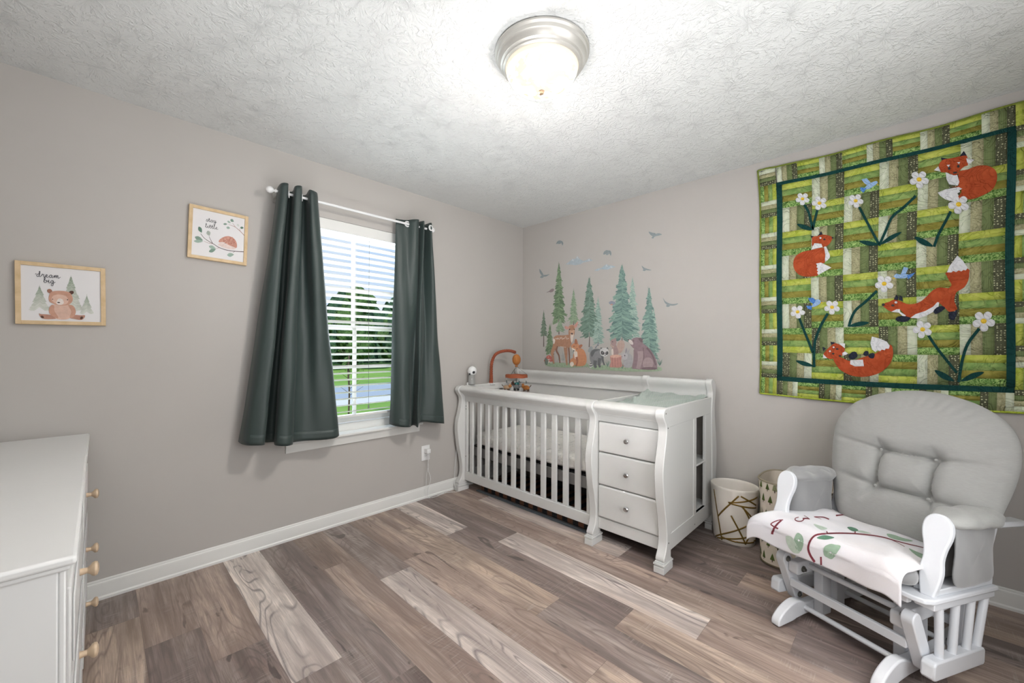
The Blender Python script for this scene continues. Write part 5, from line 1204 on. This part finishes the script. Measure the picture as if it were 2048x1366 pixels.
flower(Q3, 'two daisies rising from one root at the lower left', [([(455, 418), (510, 560), (560, 680), (590, 760)], 24), ([(735, 375), (665, 500), (612, 640), (600, 780), (602, 900)], 26)], [(Q3, 440, 360, 72, 10), (Q3, 776, 315, 78, 20)], [((422, 835), (598, 890), 50)])
flower(Q3, 'single daisy with a bending stem at the centre', [([(1215, 155), (1110, 255), (1010, 340), (965, 420), (940, 505)], 26)], [(Q3, 1285, 85, 92, 20)], [((1140, 465), (940, 500), 52)])
flower(Q5, 'two daisies crossing at the lower right', [([(505, 400), (590, 530), (700, 670), (830, 830)], 32), ([(1085, 325), (960, 490), (900, 650), (870, 800), (850, 935)], 36)], [(Q5, 440, 335, 112, 30), (Q5, 1135, 240, 132, 15)], [((575, 798), (800, 925), 80), ((1140, 822), (870, 925), 76)])
def qbird(o, label, wing, body, tail, beak):
    b = lab(piece(o, body, FB, 'bluebird', qlt, .0004, 2), label)
    piece(o, wing, FD if wing[0][0] % 2 else FB, 'wing', b, .0010, 0); piece(o, tail, FD, 'tail', b, .0010, 0); piece(o, beak, FY, 'beak', b, .0010, 0)
qbird(Q1, 'blue bird at the top', [(1240, 222), (1300, 208), (1345, 255), (1310, 290), (1270, 262)], [(1300, 290), (1345, 262), (1385, 245), (1415, 240), (1425, 262), (1390, 290), (1340, 325), (1300, 335), (1280, 320)], [(1225, 312), (1300, 320), (1262, 375), (1230, 345)], [(1412, 265), (1442, 288), (1422, 288)])
qbird(Q4, 'blue bird at the centre', [(188, 740), (225, 648), (278, 660), (245, 735)], [(112, 752), (140, 725), (180, 735), (260, 730), (290, 750), (240, 778), (160, 778), (122, 772)], [(260, 745), (355, 712), (320, 755), (275, 790)], [(90, 785), (120, 765), (128, 782)])
qbird(Q3, 'blue bird at the lower left', [(541, 225), (590, 222), (618, 248), (598, 285), (560, 260)], [(590, 280), (610, 245), (650, 240), (668, 262), (650, 288), (605, 310), (578, 310)], [(522, 300), (580, 300), (578, 340), (540, 330)], [(662, 262), (695, 272), (668, 276)])
lab(MB().ell((2.118, -.014, 2.372), .004, .004, .004).build('pin', M['steel'], qlt), 'dark push pin at the upper left corner')
# ================================================================ SMALL THINGS
# waste bin
bn = thing('waste_bin', 'cream oval waste bin crossed by gold lines beside the changing table', 'waste bin', (2.005, -.165, 0))
BH = .350
def bt_(z):
    t = z/BH; return (2.006+.000*t, -.168+.006*t, .119+.019*t, .088+.034*t)
def binpt(a, z, off=0):
    x, y, rx, ry = bt_(z); return Vector((x+(rx+off)*math.cos(a), y+(ry+off)*math.sin(a), z))
m = MB()
prof = [(0, .001, -.12), (0, .001, -.006), (0, .006, 0)]
def shell(u, v):
    a = 2*PI*u
    if v < .45: z = .001+(BH-.001)*v/.45; o = 0 if z > .008 else -.004
    elif v < .5: z = BH+.003*math.sin((v-.45)/.05*PI); o = -.006*(v-.45)/.05
    elif v < .93: z = BH-(BH-.008)*(v-.5)/.43; o = -.006
    else: z = .008; o = -.006-.08*(v-.93)/.07
    return binpt(a, max(.0005, z), o)
MB().grid(shell, 72, 60, True).build('body', M['bin'], bn, ang=40)
# gold bands, traced in the photograph and wrapped round the shell
BN = 5.939
lines = [((135, 250), (100, 420)), ((165, 262), (262, 890)), ((115, 345), (195, 490)), ((108, 420), (190, 495)), ((130, 572), (215, 545)), ((155, 750), (345, 445)), ((460, 330), (215, 610)), ((148, 822), (630, 330)), ((335, 445), (680, 380)), ((345, 450), (665, 508)), ((485, 332), (665, 480)), ((495, 495), (650, 680)), ((510, 500), (620, 720)), ((370, 600), (540, 940)), ((185, 858), (640, 660)), ((535, 945), (640, 700)), ((255, 850), (430, 915)), ((205, 872), (640, 820)), ((430, 912), (640, 915))]
def hitbin(px, py):
    d = FW + (px-1024)/FPX*RT - (py-683-SHY)/FPX*UP; lo = None
    t = .5
    while t < 4.5:
        p = CAM+d*t; x, y, rx, ry = bt_(max(0, min(BH, p.z)))
        if ((p.x-x)/rx)**2+((p.y-y)/ry)**2 < 1:
            return (math.atan2((p.y-y)/ry, (p.x-x)/rx), min(BH-.03, max(.010, p.z)))
        t += .0015
    return None
m = MB()
def band(a0, z0, a1, z1, w=.0092):
    n = 14; P = [binpt(a0+(a1-a0)*i/n, z0+(z1-z0)*i/n, .0008) for i in range(n+1)]
    A = []; B = []
    for i, p in enumerate(P):
        d = (P[min(i+1, n)]-P[max(i-1, 0)]).normalized(); x, y, rx, ry = bt_(p.z); nr = Vector(((p.x-x)/rx**2, (p.y-y)/ry**2, 0)).normalized(); s = nr.cross(d).normalized()*w/2
        A.append(p+s); B.append(p-s)
    lab(MB().add(A+B, [[i, i+1, n+2+i, n+1+i] for i in range(n)]).build('gold_line', M['gold'], bn, solid=.0006), 'gold line')
for a, b in lines:
    h0 = hitbin(1400+a[0]/BN, 930+a[1]/BN); h1 = hitbin(1400+b[0]/BN, 930+b[1]/BN)
    if h0 and h1: band(h0[0], h0[1], h1[0], h1[1])
for i in range(10):
    a = R(20+i*13); band(a, .03+(i*37 % 19)*.012, a+R(50)*(1 if i % 2 else -1)*.7, .04+(i*53 % 23)*.011)
# hamper
hp = thing('laundry_hamper', 'tall cream fabric hamper printed with green trees behind the glider', 'hamper', (2.385, -.215, 0))
def hsh(a, z, off=0):
    e = lambda t, k: math.copysign(abs(t)**k, t); rx = .186+.008*(z/.47)+off; ry = .166+.006*(z/.47)+off
    w = .003*math.sin(a*5+z*20)
    return Vector((2.362+(rx+w)*e(math.cos(a), .62), -.212+(ry+w)*e(math.sin(a), .62), z))
hm = NB('hamper_cloth'); v = hm.coord(); hm.set(hm.mix(hm.noise(v, 10, 2), srgb(222, 212, 198), srgb(212, 202, 188)), .9); hm.bump(hm.noise(v, 30, 3), .4, .004)
HZ = .468
def hf(u, v):
    a = 2*PI*u
    if v < .5: return hsh(a, .003+(HZ-.003)*v/.5)
    if v < .95: return hsh(a, HZ-(HZ-.006)*(v-.5)/.45, -.004)
    return hsh(a, .006, -.004-.12*(v-.95)/.05)
MB().grid(hf, 96, 48, True).build('body', hm.m, hp, ang=70)
lab(MB().tube([hsh(2*PI*i/72, HZ, 0) for i in range(73)], .005, 8, False).build('rim_piping', plain('piping', srgb(150, 140, 120), .8), hp), 'rolled rim piping')
lab(MB().tube([hsh(2*PI*i/72, .008, .001) for i in range(73)], .004, 8, False).build('base_piping', plain('base_piping', srgb(120, 108, 84), .8), hp), 'brown base piping')
tg = [srgb(82, 98, 44), srgb(70, 88, 38), srgb(94, 108, 56)]
k = MB(); rr = random.Random(3); rowz = [(.028, 0), (.105, .5), (.182, 0), (.262, .5), (.342, 0), (.415, .5)]
for z, o in rowz:
    for i in range(22):
        a = 2*PI*(i+o)/22+rr.uniform(-.04, .04)
        if .15*PI < (a % (2*PI)) < .85*PI and rr.random() < .5: continue
        zz = z+rr.uniform(-.008, .008); th = .040+rr.uniform(-.006, .012); wd = .0135; gold = rr.random() < .10; pale = rr.random() < .15
        r0 = .175
        def P(dx, dz): return hsh(a+dx/r0, min(zz+dz, HZ-.006), .0016)
        k.c = srgb(60, 48, 34); k.add([P(-.0022, 0), P(.0022, 0), P(.0022, .016), P(-.0022, .016)], [(0, 1, 2, 3)])
        k.c = srgb(150, 116, 50) if gold else (srgb(138, 142, 108) if pale else rr.choice(tg))
        k.add([P(-wd, .012), P(-wd*.4, .010), P(wd*.4, .010), P(wd, .012), P(wd*.62, .012+th*.42), P(wd*.3, .012+th*.75), P(0, .012+th), P(-wd*.3, .012+th*.75), P(-wd*.62, .012+th*.42)], [tuple(range(9))])
lab(k.build('tree_print', M['ink'], hp, flat=True), 'printed green fir trees')

# baby monitor on the crib corner
mo = thing('baby_monitor', 'white round baby monitor camera clipped on the crib corner', 'baby monitor', (.06, -.72, .896))
X = Matrix.Translation((.06, -.722, .896))
MB(X).lathe([(0, 0), (.030, 0), (.034, .006), (.028, .04), (.028, .075), (.032, .085), (0, .09)], 24).build('stand', plain('grey_plastic', srgb(160, 160, 158), .4), mo)
for s in (-1, 1): MB(X).tube([(0.008*s, -.026*s*0-.02, .002), (.022*s, -.014, .05), (.014*s, -.010, .09)], .0028, 8).build('leg', M['plastic'], mo)
hd = MB(X @ Matrix.Translation((.004, .004, .118)) @ Matrix.Rotation(R(18), 4, 'Y')).ell((0, 0, 0), .040, .040, .043, k=28, m=18).build('head', M['plastic'], mo)
dv = (CAM-Vector((.064, -.718, 1.01))); dv.normalize()
side = Vector((-dv.y, dv.x, 0)).normalized()
MB().ell(Vector((.064, -.718, 1.012))+dv*.031+side*.012+Vector((0, 0, -.008)), .013, .013, .013).build('lens', M['lens'], mo)
MB().ell(Vector((.064, -.718, 1.012))+dv*.030-side*.022+Vector((0, 0, -.024)), .008, .008, .008).build('sensor', M['lens'], mo)
MB().lathe([(0, 0), (.006, 0), (.006, .012), (.009, .018), (0, .024)], 12, Matrix.Translation((.10, -.80, .898))).build('cable_clip', M['plastic'], thing('cable_clip', 'tiny white cable clip on the crib rail', 'clip', (.10, -.80, .898)))

# crib mobile
mb_ = thing('crib_mobile', 'rust wrapped crib mobile arm with balloon, ring and hanging animals', 'mobile', (.06, -.475, .893))
arm = [(.060, -.490, .885), (.062, -.488, .93), (.062, -.488, 1.0), (.064, -.484, 1.08), (.080, -.465, 1.145), (.110, -.435, 1.178), (.155, -.395, 1.192), (.205, -.372, 1.190), (.250, -.366, 1.178)]
P = smooth(arm, 12); MB().tube(P, [.020-.006*min(1, i/24)+.0018*math.sin(i*1.9) for i in range(len(P))], 14).build('arm', M['rust'], mb_, ang=80)
MB().box(.042, .082, -.515, -.455, .880, .896).build('clamp', M['plastic'], mb_, bevel=.004)
c0 = Vector((.262, -.362, 1.178))
MB().tube([c0+Vector((-.01, 0, .002)), c0+Vector((0, 0, -.02)), c0+Vector((0, 0, -.20))], .0012, 6).build('string', M['darkgreen'], mb_)
gores = MB()
bcn = c0+Vector((0, 0, -.066))
gores.grid(lambda u, v: bcn+Vector(((.036+.0025*abs(math.cos(u*PI*8)))*math.sin(v*PI)*math.cos(2*PI*u), (.036+.0025*abs(math.cos(u*PI*8)))*math.sin(v*PI)*math.sin(2*PI*u), -.050*math.cos(v*PI)-.008*math.sin(v*PI)*0)), 64, 24, True)
gores.build('balloon', M['amber'], mb_, ang=80)
MB().lathe([(0, 0), (.012, .0), (.015, .012), (0, .013)], 14, Matrix.Translation(bcn+Vector((0, 0, -.064)))).build('basket', M['amber'], mb_)
rc = c0+Vector((.0, .0, -.215)); Rr = .098
def ring(u, v):
    a = 2*PI*u; o = (.003 if v < .5 else -.003); z = (.013 if .25 < v < .75 else -.013)
    return rc+Vector(((Rr+o)*math.cos(a), (Rr+o)*math.sin(a), z))
rg = MB()
def ringf(u, v):
    q = [(.003, -.013), (.003, .013), (-.003, .013), (-.003, -.013), (.003, -.013)][int(round(v*4))]; a = 2*PI*u
    return rc+Vector(((Rr+q[0])*math.cos(a), (Rr+q[0])*math.sin(a), q[1]+.0015*math.sin(a*6)))
rg.grid(ringf, 60, 4, True).build('ring', plain('leather_ring', srgb(172, 92, 58), .6, var=.1), mb_, weld=True)
for i in range(3):
    a = R(40+120*i); MB().tube([c0+Vector((0, 0, -.125)), rc+Vector((Rr*math.cos(a), Rr*math.sin(a), .013))], .0010, 5).build('string', M['darkgreen'], mb_)
def plush(name, ang, rad, dz, label, mats, s=1.0, yaw=0):
    a = R(ang); p = rc+Vector((rad*math.cos(a), rad*math.sin(a), 0))
    q = p+Vector((0, 0, dz)); t = thing('hanging_plush', label, 'plush toy', q, 0, 'plush animals on the crib mobile'); b, h, l = mats
    st = MB().tube([p+Vector((0, 0, -.013)), q+Vector((0, 0, .010))], .0010, 5).build('string', M['plastic'], t)
    lab(MB().lathe([(0, 0), (.003, .002), (.003, .026), (0, .028)], 8, Matrix.Translation(q+Vector((0, 0, .030)))).build('toggle', M['darkgreen'], t), 'dark green toggle bead')
    Xp = Matrix.Translation(q) @ Matrix.Rotation(yaw, 4, 'Z') @ Matrix.Scale(s, 4)
    bd = MB(Xp).ell((0, 0, -.006), .032, .018, .019, k=20, m=12).build('body', M[b], t)
    MB(Xp).ell((.032, 0, .006), .016, .015, .015, k=16, m=10).build('head', M[h], t)
    for e in (-1, 1):
        MB(Xp).ell((.030, .010*e, .020), .004, .004, .009, k=10, m=8).build('ear', M[b], t)
        MB(Xp).tube([(.014, .010*e, -.018), (.016, .011*e, -.036)], [.006, .005], 8).build('leg', M[l], t)
        MB(Xp).tube([(-.018, .010*e, -.018), (-.018, .011*e, -.036)], [.006, .005], 8).build('leg', M[l], t)
    MB(Xp).tube(smooth([(-.03, 0, 0), (-.042, 0, .008), (-.046, 0, .018)], 4), .003, 8).build('tail', M[l], t)
cyaw = -R(45)
plush('a', 228, .088, -.094, 'tan plush animal hanging leftmost on the mobile', ('tanfelt', 'amber', 'brownfelt'), 1.0, R(25))
plush('b', 45, .088, -.098, 'orange plush fox hanging rightmost on the mobile', ('amber', 'amber', 'brownfelt'), 1.15, R(190))
plush('c', 315, .06, -.086, 'grey plush raccoon hanging in the middle of the mobile', ('greyfelt', 'greyfelt', 'black'), 1.05, R(20))
plush('d', 135, .05, -.075, 'brown plush bear hanging behind the grey one', ('brownfelt', 'brownfelt', 'greyfelt'), 1.0, R(210))
plush('e', 330, .02, -.062, 'teal and grey plush bird hanging highest under the ring', ('teal', 'greyfelt', 'teal'), .72, R(70))

# ---------------------------------------------------------------- prints on the blanket
from mathutils.bvhtree import BVHTree
bm = bmesh.new(); bmk = MB(GM).grid(blk, 90, 90)
tree = BVHTree.FromPolygons([tuple(v) for v in bmk.v], bmk.f)
def BK(x, y, d):
    """a point drawn on the blanket, photograph coordinates"""
    r = FW + (x-1024)/FPX*RT - (y-683-SHY)/FPX*UP; r.normalize()
    h = tree.ray_cast(CAM, r)
    if h[0] is None:
        best = min(((tree.find_nearest(CAM+r*(1.2+.02*i))) for i in range(80)), key=lambda q: q[3])
        return best[0]+Vector((0, 0, .0045))
    nn = h[1] if h[1].dot(r) < 0 else -h[1]
    return h[0]+nn*(.0042+d)
k = Ink(BK, 1e-5); A = lambda P: [(1500+x/3.415, 900+y/3.415) for x, y in P]
red = srgb(120, 52, 62); g1 = srgb(92, 130, 108); g2 = srgb(150, 174, 152); g3 = srgb(190, 204, 190)
def dense(P, n=10):
    out = []
    for i in range(len(P)):
        a, b = P[i], P[(i+1) % len(P)]
        for j in range(n): out.append((a[0]+(b[0]-a[0])*j/n, a[1]+(b[1]-a[1])*j/n))
    return out
def bleaf(k, P, c, cx=None):
    P = [(p.x, p.y) for p in smooth([(a, b, 0) for a, b in A(P)], 5, True)]; m = (sum(p[0] for p in P)/len(P), sum(p[1] for p in P)/len(P)); n = len(P)
    k.k += 1; k.c = c; vs = [k.mp(m[0]+(p[0]-m[0])*r, m[1]+(p[1]-m[1])*r, k.k*k.step) for r in (0.02, .35, .7, 1) for p in P]
    k.add(vs, [[j*n+i, j*n+(i+1) % n, (j+1)*n+(i+1) % n, (j+1)*n+i] for j in range(3) for i in range(n)])
def bst(P, w0, w1, c=red): k.stroke(A(P), w0/3.415, w1/3.415, c, 10)
A1 = lambda P: [(1530+x/7.074, 1010+y/7.074) for x, y in P]
A2 = lambda P: [(1650+x/5.843, 1020+y/5.843) for x, y in P]
def st1(P, w0, w1): k.stroke(A1(P), w0/7.074, w1/7.074, red, 10)
def st2(P, w0, w1): k.stroke(A2(P), w0/5.843, w1/5.843, red, 10)
st1([(262, 222), (200, 226), (130, 248), (92, 275), (120, 300), (160, 322), (195, 338)], 12, 20); st1([(240, 228), (190, 268), (145, 320), (118, 370), (108, 412)], 22, 36)
st1([(475, 185), (432, 200), (430, 226), (470, 243), (520, 240), (546, 216), (535, 198)], 11, 16); st1([(532, 208), (580, 203), (632, 212)], 24, 12); st1([(630, 212), (590, 182), (553, 163)], 8, 6)
st1([(695, 180), (760, 181), (830, 186), (902, 214)], 9, 18); st1([(702, 182), (750, 195), (795, 214)], 8, 4); st1([(1000, 160), (1060, 154), (1110, 149), (1155, 152)], 22, 9)
bst([(448, 766), (415, 715), (402, 665), (420, 615), (455, 585), (520, 578)], 16, 11)
st2([(10, 286), (180, 282), (350, 288), (480, 300), (600, 315), (700, 335), (800, 365), (950, 405), (1060, 430), (1150, 452)], 18, 9)
st2([(740, 345), (830, 385), (930, 440)], 6, 5); st2([(25, 282), (15, 258)], 14, 10); st2([(350, 287), (352, 262)], 16, 12)
bst([(490, 784), (488, 728)], 12, 12)
def bl2(P, c, f=A2):
    bleaf(k, [((x-1500)*3.415, (y-900)*3.415) for x, y in f(P)], c)
for P, c in (([(330, 568), (362, 590), (370, 640), (352, 690), (325, 680), (305, 640), (308, 600)], g2), ([(250, 588), (290, 595), (325, 650), (345, 700), (300, 700), (262, 650)], g3)): bleaf(k, P, c)
for P, c, f in (([(740, 470), (840, 440), (980, 475), (880, 500), (790, 492)], g1, A1), ([(685, 283), (760, 300), (880, 345), (800, 365), (730, 330)], g3, A1),
                ([(258, 215), (300, 208), (360, 225), (390, 250), (350, 262), (300, 250)], g1, A2), ([(375, 256), (440, 254), (545, 288), (480, 286), (410, 275)], g3, A2), ([(722, 290), (800, 300), (900, 335), (1025, 372), (940, 378), (830, 358), (750, 330)], g2, A2),
                ([(980, 460), (1060, 495), (1170, 540), (1215, 575), (1190, 596), (1090, 560), (1010, 500)], g2, A2), ([(1145, 470), (1220, 478), (1222, 512)], g1, A2), ([(-5, 440), (60, 405), (120, 412), (188, 432), (150, 500), (90, 570), (30, 550), (-5, 520)], g2, A2)): bl2(P, c, f)
lab(k.build('printed_numbers', M['ink'], bk, flat=True), 'dark red numbers 1 to 4, a branch and green leaves')

# ---------------------------------------------------------------- OUTSIDE
def lawn():
    n = NB('lawn'); v = n.coord(); n.set(n.mix(n.noise(v, .6, 5), srgb(92, 134, 60), srgb(142, 176, 92)), .95, spec=.1); return n.m
struct(MB().box(-90, -.6, -60, 60, -.9, -.55).build('ground', lawn()), 'green lawn outside', 'lawn')
# a driveway lies across the lawn, its far and near edges set from the view through the slats
pv = MB().box(-15.4, -10.4, -14, 30, -.56, -.545)
struct(pv.build('driveway', plain('driveway_blue_grey', srgb(158, 170, 184), .8, scale=1)), 'grey driveway across the lawn', 'driveway')
pv = MB().box(-10.4, -9.2, -14, 30, -.56, -.540)
struct(pv.build('sidewalk', plain('sidewalk_pale', srgb(206, 208, 212), .8, scale=1)), 'pale concrete walk beside the driveway', 'walk')
def leafm(name, a, b):
    n = NB(name); v = n.coord(); f = n.noise(v, 3.2, 8, .75, .5); n.set(n.ramp(f, [(.38, a), (.62, b)]), .9, spec=.1); n.bump(n.noise(v, 5, 6, .7), 1.0, .4); return n.m
LM = [leafm('foliage_mid', srgb(56, 92, 58), srgb(132, 172, 104)), leafm('foliage_light', srgb(76, 120, 62), srgb(164, 204, 118)), leafm('foliage_dark', srgb(44, 74, 60), srgb(104, 146, 108))]
bark = plain('bark', srgb(92, 78, 66), .9, var=.2)
tr = random.Random(11)
def tree(x, y, h, r, mi, lab_):
    t = thing('tree', lab_, 'tree', (x, y, -.55), 0, 'trees beyond the lawn')
    MB().tube([(x, y, -.55), (x+.1, y, h*.4), (x, y, h*.7)], [.16, .13, .06], 8).build('trunk', bark, t)
    m = MB()
    for i in range(16):
        z = h*(.10+.85*tr.random()); rr_ = r*(.65-.35*abs(z/h-.45))*tr.uniform(.6, 1); a = tr.uniform(0, 2*PI); d = r*.55*tr.random()*(1-max(0, z/h-.5))
        r_ = 0; c = Vector((x+d*math.cos(a), y+d*math.sin(a), z-.5)); s1, s2 = tr.uniform(0, 6), tr.uniform(0, 6)
        def f(u, v):
            th = 2*PI*u; ph = PI*v; q = 1+.13*math.sin(th*5+s1)*math.sin(ph*4+s2)+.08*math.sin(th*11+s2+ph*9)+.05*math.sin(th*23+ph*19)
            return c+Vector((math.cos(th)*math.sin(ph), math.sin(th)*math.sin(ph), -math.cos(ph)*.85))*rr_*q
        m.grid(f, 40, 22, True)
    m.build('crown', LM[mi], t, ang=180)
tspec = [(-33.5, 3.5, 6.6, 2.6, 2, 'dark tree beyond the lawn, leftmost of the tree line'), (-28.2, 6.8, 7.0, 2.7, 1, 'light green tree second from the left in the tree line'),
         (-33.3, 9.4, 6.9, 2.5, 1, 'light green tree at the left edge of the window view beyond the lawn'), (-28, 11.0, 6.3, 2.4, 0, 'mid green tree left of the muntin beyond the lawn'),
         (-33.6, 13.4, 6.7, 2.5, 0, 'mid green tree right of the muntin beyond the lawn'), (-28.2, 15.8, 6.2, 2.6, 2, 'dark tree at the right edge of the window view beyond the lawn'),
         (-33.5, 18.0, 6.8, 2.8, 0, 'mid green tree second from the right in the tree line'), (-28.3, 21.0, 6.4, 2.6, 2, 'dark tree beyond the lawn, rightmost of the tree line')]
for t_ in tspec: tree(t_[0], t_[1], t_[2], t_[3]*.78, t_[4], t_[5])
hb_ = MB()
def hedge(u, v):
    y = 0+26*u; q = .45*math.sin(u*61)+.3*math.sin(u*143+v*9)+.2*math.sin(v*31+u*77)
    return (-39+1.5*math.cos(v*PI)*-1*(-1)+q*.6, y, -.55+(7.0+.7*math.sin(u*23)+.5*math.sin(u*57)+.25*math.sin(u*131))*math.sin(v*PI/2*1.0)+q*.2)
hb_.grid(hedge, 220, 26)
o = hb_.build('tree_line', LM[2], ang=180); tag(o, 'dense dark green thicket closing the view behind the trees', 'thicket'); o['kind'] = 'stuff'
sp = thing('sapling', 'slender young sapling with sparse light leaves just outside the window', 'sapling', (-7, 1.28, -.55))
MB().tube(smooth([(-7, 1.28, -.55), (-7, 1.30, .1), (-7, 1.27, .6), (-7, 1.3, 1.05)], 6), .022, 7).build('trunk', bark, sp)
m = MB(); lfm = MB()
for i in range(13):
    z = .0+.085*i; a = tr.uniform(0, 6.28); L = tr.uniform(.2, .42); b = Vector((-7, 1.28, z)); e_ = b+Vector((math.cos(a)*L, math.sin(a)*L, L*.6)); m.tube([b, e_], [.007, .003], 5)
    if z > .45:
        for j in range(16):
            c = b+(e_-b)*tr.uniform(.3, 1.1)+Vector((tr.uniform(-.09, .09), tr.uniform(-.09, .09), tr.uniform(-.09, .06))); d = Vector((tr.uniform(-1, 1), tr.uniform(-1, 1), tr.uniform(-1, .2))).normalized()*.10; sd = d.cross(Vector((tr.random(), tr.random(), 1))).normalized()*.022
            lfm.add([c, c+d*.5+sd, c+d, c+d*.5-sd], [(0, 1, 2, 3)])
m.build('branches', bark, sp); lfm.build('leaves', LM[1], sp, flat=True)
